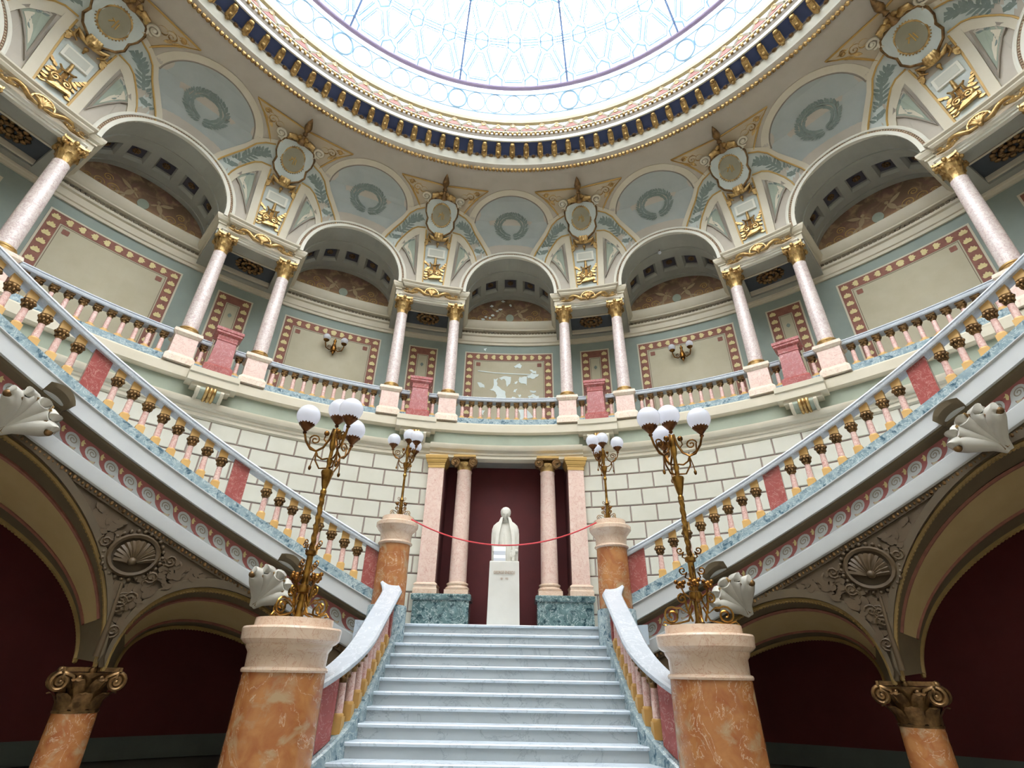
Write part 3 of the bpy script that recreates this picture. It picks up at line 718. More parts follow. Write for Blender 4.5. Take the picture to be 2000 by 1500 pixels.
# ------------------------------------------------------------------ entablature block over a pair of columns
def make_entab():
    L0 = pol(10.55, 0, 8.72); t = thing('entablature_block', 'x', 'entablature', L0)
    def blk(a, R0, z0, z1, R1=12.25, m=None):
        m = m or MB(); A = [(-a+2*a*i/6) for i in range(7)]
        return m.grid([[pol(R0, x, z0), pol(R1, x, z0), pol(R1, x, z1), pol(R0, x, z1)] for x in A], cu=True, caps=True)
    def step(prof, aoff, name, mat):   # moulding following front and sides: list of (offset, z)
        m = MB(); rows = []
        for off, z in prof:
            a = aoff[0]+degrees(off/10.5); R = aoff[1]-off
            rows.append([pol(12.2, -a, z)]+[pol(R, -a+2*a*i/6, z) for i in range(7)]+[pol(12.2, a, z)])
        return m.grid(rows, cu=False, caps=False).build(name, mat, t, L0)
    # rear, wider block
    step([(0, 8.86), (0, 9.04), (.03, 9.04), (.03, 9.08), (.08, 9.12), (.12, 9.2), (.12, 9.26), (0, 9.28)], (5.55, 10.56), 'rear_cornice', 'cream')
    m = MB()   # beams at both sides and a recessed soffit between
    for s in (-1, 1):
        A0, A1 = sorted((s*3.15, s*5.5)); m.grid([[pol(10.6, a, 8.70), pol(12.2, a, 8.70), pol(12.2, a, 8.9), pol(10.6, a, 8.9)] for a in (A0, (A0+A1)/2, A1)], cu=True, caps=True)
    for R0, R1 in ((10.6, 10.95), (11.95, 12.2)): m.polar([(R0, 8.70), (R1, 8.70), (R1, 8.9), (R0, 8.9)], -3.15, 3.15, 4)
    m.build('soffit_beam', 'soffit_grey', t, L0)
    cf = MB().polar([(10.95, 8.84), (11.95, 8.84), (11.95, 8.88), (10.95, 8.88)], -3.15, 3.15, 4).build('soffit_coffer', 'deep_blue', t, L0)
    m = MB()
    for q in range(14):
        an = 2*pi*q/14; 
        for rr, zz, r in ((.26, 8.815, .065), (.15, 8.80, .06)): m.ball(pol(11.42+rr*sin(an), degrees(rr*1.15*cos(an)/11.4), zz), r, 6, 4, sz=.7)
    m.ball(pol(11.42, 0, 8.79), .07, 8, 5); m.build('rosette', 'gilt_dark', cf, L0, smooth=60)
    m = MB()
    for s in (-1, 1): m.polar([(11.0, 8.72), (11.06, 8.72), (11.06, 8.86), (11.0, 8.86)], -3.1, 3.1, 4) if s < 0 else m.polar([(11.84, 8.72), (11.9, 8.72), (11.9, 8.86), (11.84, 8.86)], -3.1, 3.1, 4)
    m.build('coffer_moulding', 'cream', cf, L0)
    # front, projecting over the columns
    step([(-.26, 8.80), (-.26, 8.71), (.02, 8.71), (.02, 8.76), (.05, 8.765), (.05, 8.80), (.08, 8.83), (.08, 8.86), (0, 8.87)], (4.62, 10.52), 'architrave', 'plaster_white')
    step([(0, 8.86), (0, 9.06), (-.2, 9.06), (-.2, 8.86)], (4.62, 10.52), 'frieze', 'tan')
    step([(0, 9.05), (.05, 9.06), (.05, 9.10), (.14, 9.11), (.18, 9.16), (.18, 9.19), (.23, 9.23), (.23, 9.27), (0, 9.29)], (3.7, 10.52), 'cornice', 'cream')
    m = MB()
    for i in range(30):
        a = -4.6+9.2*i/29; m.box(-.09, .09, 10.46, 10.53, 9.065, 9.105, lambda u, v, z, a=a: pol(v, a+u, z))
    o = m.build('dentil', 'tan', t, L0)
    m = MB(); k = degrees(1/10.4); f = lambda x, z, d=0: pol(10.44-d, k*x, z)
    for q in range(-3, 4):
        an = pi/2+q*.36; m.tube([f(0, 8.87, .1), f(.10*cos(an), 8.9+.09*sin(an), .16), f(.19*cos(an), 8.92+.17*sin(an), .12)], [.03, .035, .02], 6)
    m.tube([f(.2*cos(x), 8.93+.19*sin(x), .1) for x in [pi*i/10 for i in range(11)]], .022, 5)
    m.ball(f(0, 8.86, .1), .05, 8, 5)
    for s in (-1, 1):
        m.tube([f(s*x, z, d) for x, z, d in ((.06, 8.86, .1), (.2, 8.84, .14), (.33, 8.93, .16), (.42, 9.0, .12), (.5, 9.0, .1), (.56, 8.95, .08), (.5, 8.91, .08))], [.03, .05, .05, .045, .04, .03, .02], 7)
        m.tube([f(s*x, z, d) for x, z, d in ((.4, 8.93, .08), (.55, 8.86, .09), (.7, 8.88, .06), (.8, 8.9, .05))], [.03, .04, .03, .015], 6)
        m.tube([f(s*(.3+x), 8.95+z, .1) for x, z in spiral(0, 0, .01, .07, 1, 1.3, 12)], .015, 4)
        m.tube([f(s*(.72+x), 8.97+z, .05) for x, z in spiral(0, 0, .01, .05, 1, 1.3, 12)], .014, 4)
        for q in range(4): m.ball(f(s*(.45+.07*q), 8.89, .09), .03, 6, 4)
    m.build('gilt_shell_scroll', 'gold', t, L0, smooth=60)
    return t
ent0 = make_entab()
# ------------------------------------------------------------------ columns
def capital(m, z0, H, rb, W, big=False):   # corinthian: bell, two rows of leaves, volutes, abacus
    m.lathe([(rb*1.08, 0), (rb*1.1, H*.05), (rb*.95, H*.08), (rb*.98, H*.45), (rb*1.15, H*.72), (rb*1.5, H*.86), (rb*1.5, H*.88)], (0, 0, z0), 16)
    for row, (zz, hh, out, ph) in enumerate(((.06, .40, .55, 0), (.10, .66, .7, pi/8))):
        for j in range(8):
            a = j*pi/4+ph; rows = []
            for t, w_, o_ in ((0, .30, 1.06), (.45, .36, 1.10), (.8, .34, 1.3), (1, .22, 1.3+out*.35), (.93, .1, 1.38+out*.45)):
                r = rb*o_; z = z0+H*(zz+hh*t); rows.append([(r*cos(a+d)*(1 if abs(d) < .01 else .97), r*sin(a+d)*(1 if abs(d) < .01 else .97), z-(0 if abs(d) < .01 else .02*H)) for d in (-w_, -w_*.5, 0, w_*.5, w_)])
            m.grid(rows)
    for j in range(4):
        a = pi/4+j*pi/2; d = Vector((cos(a), sin(a), 0))
        P = [d*(rb*1.0)+Vector((0, 0, z0+H*.5)), d*(rb*1.35)+Vector((0, 0, z0+H*.78)), d*(W*1.12)+Vector((0, 0, z0+H*.9))]
        c = d*(W*1.08)+Vector((0, 0, z0+H*.77))
        P += [c+d*(H*.11*(1-.18*i)*cos(.9-i*.9))+Vector((0, 0, H*.11*(1-.18*i)*sin(.9-i*.9))) for i in range(5)]
        m.tube(P, [H*.05]*len(P), 6); m.ball(c, H*.07, 6, 4)
    for j in range(4):
        a = j*pi/2; m.ball((W*.92*cos(a), W*.92*sin(a), z0+H*.93), H*.09, 8, 5)
        for s in (-1, 1): m.ball((rb*1.4*cos(a+s*.35), rb*1.4*sin(a+s*.35), z0+H*.76), H*.07, 6, 4)
    ab = []
    for j in range(4):
        a = j*pi/2; c, s_ = cos(a), sin(a)
        for x, y in ((W*.86, -W*.95), (W*.80, -W*.4), (W*.78, 0), (W*.80, W*.4), (W*.86, W*.95), (W*.95, W*.95)): ab.append((x*c-y*s_, x*s_+y*c))
    m.extr(ab, lambda u, v, d: (u, v, d), z0+H*.9, z0+H)
def make_column():
    t = thing('gallery_column', 'x', 'column', pol(RC, 0, 5.70))
    m = MB(); m.lathe([(.215, 0), (.225, .02), (.225, .05), (.205, .07), (.19, .09), (.185, .11), (.2, .125), (.2, .15), (.175, .17)], n=24); m.build('base', 'gold', t, smooth=40)
    m = MB(); m.lathe([(.172, .165), (.168, .3), (.166, .9), (.158, 1.6), (.146, 2.4), (.15, 2.43), (.15, 2.47)], n=28); m.build('shaft', 'lilac_marble', t, smooth=40)
    m = MB(); capital(m, 2.46, .56, .135, .24); m.build('capital', 'gold', t, smooth=50)
    return t
col0 = make_column()
def make_pedestal():
    t = thing('column_pedestal', 'x', 'pedestal', pol(RG, 0, 4.9))
    def sq(prof): 
        m = MB(); rows = [[(x*w_, y*w_, z) for x, y in ((-1, -1), (1, -1), (1, 1), (-1, 1))] for w_, z in prof]
        return m.grid(rows, cu=True, caps=True)
    sq([(.29, 0), (.29, .13), (.27, .16), (.235, .21), (.235, .22)]).build('plinth', 'cream_marble', t)
    sq([(.232, .215), (.228, .66)]).build('die', 'pink_marble', t)
    sq([(.235, .655), (.25, .67), (.27, .70), (.285, .72), (.285, .76), (.275, .77), (.275, .80), (.23, .80)]).build('cap', 'cream_marble', t)
    return t
ped0 = make_pedestal()
def make_redped():
    t = thing('red_marble_pedestal', 'x', 'pedestal', pol(10.4, 0, 4.86))
    def sq(prof, dy=1.0):
        rows = [[(x*w_, y*w_*dy, z) for x, y in ((-1, -1), (1, -1), (1, 1), (-1, 1))] for w_, z in prof]
        return MB().grid(rows, cu=True, caps=True)
    sq([(.29, 0), (.29, .15), (.275, .17), (.26, .19), (.25, .20)], .8).build('plinth', 'red_marble', t)
    sq([(.235, .19), (.2, .84)], .8).build('die', 'red_marble', t)
    sq([(.2, .83), (.215, .85), (.215, .87), (.205, .88), (.21, .97), (.25, 1.0), (.27, 1.02), (.27, 1.06), (.29, 1.08), (.29, 1.15), (.26, 1.16)], .8).build('cap', 'red_marble', t)
    return t
red0 = make_redped()
def make_res():   # projecting gallery ledge and its scrolled console under a red pedestal
    L0 = pol(10.4, 0, 4.4); t = thing('balcony_console', 'x', 'console', L0); k = degrees(1/10.2)
    MB().polar([(10.13, 4.53), (10.13, 4.70), (10.1, 4.72), (10.1, 4.84), (10.14, 4.862), (10.62, 4.862), (10.62, 4.53)], -2.75, 2.75, 4).build('ledge', 'cream', t, L0)
    MB().polar([(10.2, 4.44), (10.2, 4.53), (10.6, 4.53), (10.6, 4.44)], -2.1, 2.1, 4).build('bed_moulding', 'cream', t, L0)
    m = MB(); prof = [(10.16, 4.44), (10.13, 4.38), (10.15, 4.30), (10.22, 4.24), (10.32, 4.22), (10.42, 4.14), (10.5, 4.08), (10.5, 4.44)]
    m.polar(prof, -1.35, 1.35, 3); m.build('scroll_body', 'sage', t, L0, smooth=40)
    for s in (-1, 1):
        m = MB(); m.tube([pol(10.2+.0, s*1.5, 4.37), pol(10.2, s*1.15, 4.37)], .085, 12); m.tube([pol(10.42, s*1.45, 4.17), pol(10.42, s*1.15, 4.17)], .055, 10)
        m.tube([pol(R-.02, s*1.3, z) for R, z in prof[1:-1]], .04, 6); m.build('volute', 'cream', t, L0, smooth=40)
    m = MB()
    for a in (-.35, .05, .45): m.tube([pol(R-.03, a, z) for R, z in prof[:-2]], .035, 6)
    m.build('gilt_strap', 'gold', t, L0, smooth=60)
    return t
res0 = make_res()
# ------------------------------------------------------------------ balustrades of the gallery
def gal_baluster(par, a, nm='baluster'):
    b = MB().lathe([(.046, .09), (.043, .3), (.040, .37)], n=12).build(nm, 'pink_shaft', par, smooth=50)
    m = MB(); m.box(-.075, .075, -.075, .075, 0, .045); m.lathe([(.06, .045), (.06, .07), (.05, .092)], n=12); m.build('base', 'ochre', b, smooth=40)
    m = MB(); m.lathe([(.045, .365), (.05, .38), (.045, .39), (.055, .42), (.075, .47), (.075, .48)], n=12); m.box(-.075, .075, -.075, .075, .475, .53)
    for j in range(8): m.ball((.062*cos(j*pi/4), .062*sin(j*pi/4), .435), .022, 5, 3)
    m.build('capital', 'gilt_dark', b, smooth=50)
    return b
RAILP = [(-.125, 0), (-.135, .02), (-.135, .045), (-.115, .055), (-.115, .075), (-.13, .09), (-.12, .115), (.12, .115), (.13, .09), (.115, .055), (.135, .04), (.125, 0)]
def make_gal_bal():
    L0 = pol(RG, 0, 5.05); t = thing('gallery_balustrade', 'x', 'balustrade', L0)
    MB().polar([(RG+p, 5.57+q) for p, q in RAILP], -7.4, 7.4, 14).build('handrail', 'rail_marble', t, L0, smooth=30)
    b0 = None
    for i in range(11):
        a = -6.55+1.31*i
        if b0 is None:
            b0 = gal_baluster(t, a); b = b0; index_children()
        else: b = dup(b0, t)
        p = Vector(pol(RG, a, 5.05))-Vector(L0); b.location = p; b.rotation_euler = (0, 0, -radians(a))
    return t
gb0 = make_gal_bal()
def make_stub():
    L0 = pol(RG, 0, 5.05); t = thing('short_balustrade', 'x', 'balustrade', L0)
    MB().polar([(RG+p, 5.57+q) for p, q in RAILP], -.68, .68, 2).build('handrail', 'rail_marble', t, L0, smooth=30)
    gal_baluster(t, 0); return t
stub0 = make_stub()
def make_sconce():
    t = thing('wall_sconce', 'x', 'wall lamp', pol(RB-.02, 0, 7.45))
    m = MB(); m.lathe([(.07, -.1), (.09, 0), (.05, .1), (.03, .2), (.05, .24), (.01, .34)], (0, -.08, .0), 12); m.lathe([(.01, -.22), (.04, -.15), (.02, -.1)], (0, -.08, 0), 10)
    m.box(-.06, .06, -.08, .0, -.1, .12); m.build('stem', 'bronze', t, smooth=50)
    for s in (-1, 1):
        m = MB(); m.tube([(s*x, -.1-y, z) for x, y, z in ((.03, 0, -.02), (.12, .06, -.13), (.22, .1, -.1), (.26, .12, .03), (.25, .12, .1))], .018, 6)
        m.tube([(s*(.13+x), -.14, -.02+z) for x, z in spiral(0, 0, .01, .06, 0, 1.4, 14)], .01, 4); m.lathe([(.02, .08), (.06, .1), (.085, .14), (.07, .15)], (s*.25, -.22, 0), 12)
        arm = m.build('arm', 'bronze', t, smooth=50)
        MB().ball((s*.25, -.22, .235), .105, 16, 10).build('globe', 'opal_glass', arm, smooth=80)
    return t
sc0 = make_sconce()
index_children()
# ------------------------------------------------------------------ place everything around the gallery
def at(o, R, a, z, label, group=None, first=False):
    c = o if first else dup(o)
    c.location = pol(R, a, z); c.rotation_euler = (0, 0, -radians(a)); c['label'] = label
    if group: c['group'] = group
    return c
for i, b in enumerate(BAYS):
    a = b*AL; nm = BAYN[b]; f = i == len(BAYS)-1
    jobs = [(arch0, RG, 9.27, 'coffered plaster arch with white archivolt over the '+nm, 'gallery arches'),
            (mural0, RB, 9.39, 'brown painted lunette with pale medallion in the '+nm, 'lunette murals'),
            (panel0, RB, 4.9, 'beige wall panel with palmette border in the '+nm, 'gallery wall panels'),
            (lun0, 9.85, 11.55, 'blue-grey lunette with painted wreath above the '+nm, 'wreath lunettes'),
            (gb0, RG, 5.05, 'pink gallery balustrade with white handrail in the '+nm, 'gallery balustrades')]
    for o, R, z, lab, g in jobs: at(o, R, a, z, lab, g, False)
for o in (arch0, mural0, panel0, lun0, gb0):
    def rm(x):
        for c in ALLCH.get(x.name, []): rm(c)
        bpy.data.objects.remove(x)
    rm(o)
ORD = ['first', 'second', 'third', 'fourth', 'fifth', 'sixth']
for i, p in enumerate(PAIRS):
    a = p*AL; nm = PAIRN[p]; f = False; sd = 'left' if p < 0 else 'right'
    jobs = [(pier0, 10.45, 9.3, 'gilt cartouche and lyre plasterwork above the '+nm, 'plaster cartouches'),
            (ent0, 10.55, 8.72, 'cream entablature with gilt shell scroll on the '+nm, 'entablature blocks'),
            (red0, 10.4, 4.86, 'dark red marble pedestal between columns of the '+nm, 'red pedestals'),
            (res0, 10.4, 4.4, 'projecting ledge with scrolled console below the '+nm, 'balcony consoles'),
            (narrow0, RB, 4.9, 'narrow red-bordered wall panel behind the '+nm, 'narrow wall panels')]
    for o, R, z, lab, g in jobs: at(o, R, a, z, lab, g)
    for s in (-1, 1):
        ncol = int(2*(abs(p)-.5))+(0 if (s < 0) == (p > 0) else 1)
        at(col0, RC-.1, a+s*4.1, 5.70, 'gilt-capped lilac marble column, %s to the %s of the peeling bay' % (ORD[ncol], sd), 'gallery columns')
        at(ped0, RG+.05, a+s*4.1, 4.9, 'cream marble column pedestal, %s to the %s of the peeling bay' % (ORD[ncol], sd), 'column pedestals')
        at(stub0, RG, a+s*2.05, 5.05, 'one-baluster rail stub %s of red pedestal, %s' % ('left' if s < 0 else 'right', nm), 'short balustrades')
for o in (pier0, ent0, red0, res0, narrow0, col0, ped0, stub0): rm(o)
at(sc0, RB-.02, -25.3, 7.52, 'two-globe bronze sconce on the left gallery wall panel', 'wall sconces', True)
at(sc0, RB-.02, 25.1, 7.52, 'two-globe bronze sconce on the right gallery wall panel', 'wall sconces')
m = MB(); m.ball((0, 0, 0), .055, 12, 8); bl = thing('hanging_bulb', 'tiny white bulb hanging under the right sconce arch', 'bulb', pol(10.9, 24.8, 10.55))
m.build('bulb', 'opal_glass', bl, smooth=80); MB().tube([(0, 0, .05), (0, 0, .2)], .012, 6).build('cord', 'bronze', bl)
# peeled plaster on the central panel
f = lambda u, v, d: pol(RB-.013-d, u, v); k = degrees(1/RB)
pt = thing('peeled_plaster', 'white patches of peeled plaster on the central gallery panel', 'damage', pol(RB-.013, 0, 6.6)); L0 = pol(RB-.013, 0, 6.6)
def patch(pts, seed, jag=.05):
    rnd = random.Random(seed); out = []
    for (x0, z0), (x1, z1) in zip(pts, pts[1:]+pts[:1]):
        for q in (0, .33, .66): out.append(((x0+(x1-x0)*q+rnd.uniform(-jag, jag))*k, z0+(z1-z0)*q+rnd.uniform(-jag, jag)))
    MB().extr(out, f, 0, .006).build('patch', 'peel_white', pt, L0)
PX = lambda u, v: ((u-577)*.00268, 8.21-(v-575)*.00297)      # offsets measured across the panel
for i, pl in enumerate([
    [(470, 870), (520, 845), (610, 860), (590, 950), (560, 970), (530, 890), (480, 890)], [(410, 890), (450, 880), (440, 960), (490, 1000), (550, 1040), (555, 1120), (430, 1140), (440, 1060), (400, 1030), (345, 1020), (400, 1000)],
    [(700, 860), (790, 850), (790, 960), (750, 930), (700, 920)], [(790, 850), (850, 810), (930, 830), (880, 880), (800, 865)], [(640, 720), (700, 690), (745, 715), (710, 745), (650, 740)],
    [(210, 940), (280, 950), (300, 995), (240, 990)], [(640, 1010), (685, 1005), (660, 1045), (630, 1035)], [(810, 1080), (870, 1060), (935, 1090), (930, 1120), (870, 1100), (820, 1110)],
    [(830, 1025), (890, 1020), (905, 1045), (840, 1045)], [(620, 1100), (660, 1095), (660, 1130), (620, 1130)], [(690, 1065), (725, 1075), (720, 1105), (695, 1095)], [(270, 510), (305, 500), (295, 535), (280, 530)],
    [(650, 915), (685, 910), (670, 945), (640, 945)], [(700, 1250), (800, 1240), (870, 1330), (720, 1360)], [(830, 770), (900, 785), (910, 820), (860, 810)], [(265, 1250), (310, 1260), (300, 1310), (280, 1300)]]):
    patch([PX(u, v) for u, v in pl], i, .025)
for i, (a_, z_) in enumerate(((-2.9, 10.15), (-2.7, 9.75), (-1.1, 10.36), (.1, 10.2), (-2.05, 9.95), (-3.8, 9.68), (-4.3, 9.56), (-3.2, 9.64), (-1.5, 10.02))):
    rn = random.Random(i+40); P_ = [(a_*.2126+rn.uniform(.03, .09)*cos(q), z_+rn.uniform(.02, .06)*sin(q)) for q in [2*pi*j/7 for j in range(7)]]
    MB().extr([(x*k, z) for x, z in P_], f, .012, .03).build('patch', 'peel_white', pt, L0)
MB().band([(x*k, z) for x, z in [PX(u, v) for u, v in ((215, 800), (400, 815), (600, 822), (800, 830), (930, 835))]], [(x*k, z+.03) for x, z in [PX(u, v) for u, v in ((215, 800), (400, 815), (600, 822), (800, 830), (930, 835))]], f, 0, .006).build('scratch', 'peel_white', pt, L0)
# ================================================================== niche with columns and the statue
nb = MB(); nb.box(-1.62, 1.62, 11.0, 11.1, -.02, 4.1); nb.box(-1.66, -1.50, 10.28, 11.1, -.02, 4.1); nb.box(1.50, 1.66, 10.28, 11.1, -.02, 4.1)
structure(nb, 'wall_niche', 'dark_red')
nb = MB(); nb.box(-1.62, 1.62, 10.40, 11.05, 3.905, 4.1); structure(nb, 'ceiling_niche', 'soffit_grey')
def box_prof(m, prof, hx, hy, c=(0, 0, 0)):   # rectangular moulded block: prof (offset, z)
    rows = [[(c[0]+x*(hx+o), c[1]+y*(hy+o), c[2]+z) for x, y in ((-1, -1), (1, -1), (1, 1), (-1, 1))] for o, z in prof]
    return m.grid(rows, cu=True, caps=True)
for s, sd in ((-1, 'left'), (1, 'right')):
    cx = s*1.33
    t = thing('niche_pedestal', 'green veined marble pedestal under the %s niche column and pilaster' % sd, 'pedestal', (cx, 10.4, 0), 0, 'niche pedestals')
    box_prof(MB(), [(.0, 0), (0, .60)], .6, .3).build('die', 'dark_green_marble', t)
    box_prof(MB(), [(.02, .595), (.04, .62), (.04, .70), (.02, .72)], .6, .3).build('cap', 'dark_green_marble', t)
    t = thing('niche_pilaster', 'pink marble pilaster with gilt cap on the %s of niche' % sd, 'pilaster', (s*1.70, 10.36, .72), 0, 'niche pilasters')
    box_prof(MB(), [(.06, 0), (.06, .10), (.045, .12), (.045, .16), (.055, .18), (.055, .2), (.01, .235), (0, .24)], .2, .2).build('base', 'rose_beige', t)
    box_prof(MB(), [(0, .235), (-.012, 2.88)], .2, .2).build('shaft', 'pink_marble', t)
    cp = box_prof(MB(), [(0, 2.87), (0, 2.95), (.012, 2.955), (.012, 2.985), (.03, 3.0), (.05, 3.05), (.05, 3.07), (.07, 3.1), (.075, 3.16), (.06, 3.19)], .2, .2).build('cap', 'gold_paint', t)
    m = MB()
    for i in range(11): m.box(-.2+.04*i-.012, -.2+.04*i+.012, -.225, -.2, 3.0, 3.04)
    m.build('dentil', 'gilt_dark', cp)
    t = thing('niche_column', 'pink marble column with gilt scroll capital on the %s of niche' % sd, 'column', (s*1.02, 10.34, .72), 0, 'niche columns')
    m = MB(); m.box(-.26, .26, -.26, .26, 0, .09); m.lathe([(.25, .09), (.265, .11), (.265, .14), (.245, .16), (.225, .17), (.225, .2), (.24, .21), (.24, .235), (.205, .255), (.2, .26)], n=32); m.build('base', 'rose_beige', t, smooth=40)
    MB().lathe([(.195, .255), (.193, .8), (.187, 1.6), (.172, 2.78), (.185, 2.80), (.185, 2.83)], n=32).build('shaft', 'pink_marble', t, smooth=40)
    m = MB(); m.lathe([(.172, 2.82), (.178, 2.9), (.19, 2.93), (.205, 2.95), (.22, 3.0), (.2, 3.03)], n=24)
    for q in range(16): m.ball((.19*cos(q*pi/8), .19*sin(q*pi/8), 2.97), .03, 5, 4, sz=1.3)
    cp = m.build('capital', 'gold', t, smooth=50)
    for yy in (-.17,):
        m = MB()
        for s2 in (-1, 1):
            m.tube([(s2*.225+x*s2, yy-.05, 3.01+z) for x, z in spiral(0, 0, .02, .115, 0, 1.75, 28)], .026, 6); m.tube([(s2*.225, yy-.06, 3.01), (s2*.225, -yy*.2, 3.01)], [.10, .075], 12); m.ball((s2*.225, yy-.07, 3.01), .03, 8, 5)
        m.tube([(-.24, yy-.05, 3.125), (0, yy-.05, 3.105), (.24, yy-.05, 3.125)], .03, 6)
        m.build('volute', 'gilt_dark', cp, smooth=60)
    m = MB(); box_prof(m, [(0, 3.12), (.03, 3.14), (.03, 3.185), (0, 3.19)], .24, .22).build('abacus', 'gold_paint', cp)
# statue pedestal
t = thing('statue_pedestal', 'tall white stone pedestal with inscription beneath the statue', 'pedestal', (.015, 9.7, 0))
box_prof(MB(), [(.022, 0), (.02, .03), (-.0, 1.27), (-.006, 1.285), (-.006, 1.29)], .305, .3).build('block', 'pedestal_white', t)
for txt, z, sz in (('GEORGE ENESCU', 1.03, .085), ('1881   1955', .92, .055)):
    cu = bpy.data.curves.new('inscription', 'FONT'); cu.body = txt; cu.size = sz; cu.align_x = 'CENTER'; cu.extrude = .003
    o = bpy.data.objects.new('inscription', cu); COL.objects.link(o); cu.materials.append(MATS['letter_bronze'])
    bpy.context.view_layer.update(); me = bpy.data.meshes.new_from_object(o); bpy.data.objects.remove(o)
    o = bpy.data.objects.new('inscription', me); COL.objects.link(o); o['kind'] = 'stuff'
    o.scale = (.66, 1, 1); o.parent = t; o.location = (0, -.315, z); o.rotation_euler = (pi/2, 0, 0)
# statue: half figure in a long open coat, head bowed
st = thing('statue', 'pale stone half-figure statue of a bowed person in an open coat', 'statue', (.02, 9.72, 1.29))
def ring(z, a, b, cy=0, n=56, cx=0, pw=.8):
    R = []
    for j in range(n):
        t_ = 2*pi*j/n; c, s_ = cos(t_), sin(t_); R.append((cx+a*abs(c)**pw*(1 if c > 0 else -1), cy+b*abs(s_)**pw*(1 if s_ > 0 else -1), z))
    return R
secs = [(0, .285, .2, 0), (.1, .288, .2, 0), (.3, .292, .19, 0), (.5, .298, .185, .0), (.62, .3, .18, .0), (.72, .295, .165, .005), (.80, .265, .145, .005), (.86, .2, .12, 0), (.90, .13, .095, -.01), (.94, .075, .075, -.02), (.99, .062, .066, -.035)]
m = MB(); rows = [ring(*s_[:3], cy=s_[3]) for s_ in secs]
rows = [[(x, y+(.055*min(1, max(0, (.10-abs(x))/.03)) if y < 0 and z < .9 else 0), z) for x, y, z in r] for r in rows]
m.grid(rows, cu=True, caps=True)
body_n = len(m.v)
hd = [(.95, .035, .035, -.05), (.965, .058, .062, -.055), (1.0, .074, .085, -.06), (1.04, .083, .098, -.055), (1.08, .087, .104, -.045), (1.12, .082, .1, -.035), (1.15, .062, .078, -.03), (1.17, .03, .04, -.028)]
m.grid([ring(.95+(z-.95)*1.06, a*1.1, b*1.08, cy=c, pw=1) for z, a, b, c in hd], cu=True, caps=True)
m.ball((0, -.150, 1.028), .013, 8, 6, sz=1.3, sy=1.0); m.tube([(0, -.138, 1.07), (0, -.150, 1.045), (0, -.158, 1.025)], [.007, .009, .012], 6)
for s in (-1, 1):
    m.ball((s*.033, -.142, 1.07), .014, 8, 5); m.ball((s*.088, -.045, 1.045), .02, 8, 5, sz=1.5, sx=.5); m.tube([(s*.058, -.13, 1.085), (s*.035, -.152, 1.092), (s*.012, -.15, 1.086)], .009, 5)
m.tube([(-.03, -.137, .99), (0, -.146, .994), (.03, -.137, .99)], .008, 5); m.ball((0, -.125, .965), .026, 8, 5)
def bow(v):    # head bowed forward
    y, z = v[1]+.03, v[2]-.96; c, s_ = cos(.42), sin(.42); return (v[0]*1.05, (y*c-z*s_)*1.05-.03, (y*s_+z*c)*1.05+.95)
m.v = m.v[:body_n]+[bow(v) for v in m.v[body_n:]]
m.build('figure', 'statue_stone', st, smooth=60)
m = MB()   # swept-back hair
m.grid([ring(.95+(z-.95)*1.06, a*1.1, b*1.08, cy=c, pw=1) for z, a, b, c in [(1.02, .085, .075, .0), (1.06, .097, .09, -.02), (1.105, .099, .1, -.03), (1.15, .083, .09, -.03), (1.18, .05, .058, -.03), (1.19, .02, .025, -.03)]], cu=True, caps=True)
m.v = [bow(v) for v in m.v]; m.build('hair', 'statue_stone', st, smooth=60)
for s in (-1, 1):
    m = MB(); m.band([(s*.055, .965), (s*.085, .80), (s*.13, .55), (s*.16, .25), (s*.15, .02)], [(s*.105, .95), (s*.17, .80), (s*.20, .55), (s*.215, .25), (s*.2, .02)], lambda x, z, d: (x, -.125-.075*min(1, max(0, (.95-z)*3))-d+.06*abs(x)*3*.3, z), -.02, .045); m.build('lapel', 'statue_stone', st, smooth=40)
    m = MB(); m.tube([(s*.20, .0, .80), (s*.235, -.03, .62), (s*.24, -.06, .40), (s*.22, -.11, .22)], [.06, .07, .065, .05], 10); m.build('sleeve', 'statue_stone', st, smooth=60)
m = MB(); m.ball((.16, -.2, .2), .045, 10, 6, sz=1.3, sy=.6)
for q in range(4): m.tube([(.125+.024*q, -.215, .19), (.122+.024*q, -.235, .14), (.12+.024*q, -.23, .09+.01*abs(q-1.5))], [.013, .012, .009], 6)
m.tube([(.2, -.2, .22), (.215, -.225, .17), (.205, -.235, .13)], [.014, .013, .01], 6); m.tube([(.25, -.12, .24), (.17, -.2, .22)], [.05, .035], 8)
m.build('hand', 'statue_stone', st, smooth=60)
m = MB()
for x, z0, z1 in ((-.03, .05, .6), (.035, .05, .55), (-.065, .05, .45)): m.tube([(x, -.142, z0), (x*.9, -.138, (z0+z1)/2), (x*.6, -.125, z1)], .012, 5)
m.build('shirt_fold', 'statue_stone', st, smooth=60)
t = thing('white_card', 'white and grey card propped against the statue on pedestal edge', 'card', (-.09, 9.44, 1.29))
fn = lambda x, y, z: (x, y+.14*z, z)
MB().box(-.125, .125, -.006, .006, 0, .3, fn).build('sheet', 'card_white', t)
for z0, z1 in ((0, .06), (.135, .21)): MB().box(-.125, .125, -.011, -.0055, z0, z1, fn).build('grey_strip', 'card_grey', t)
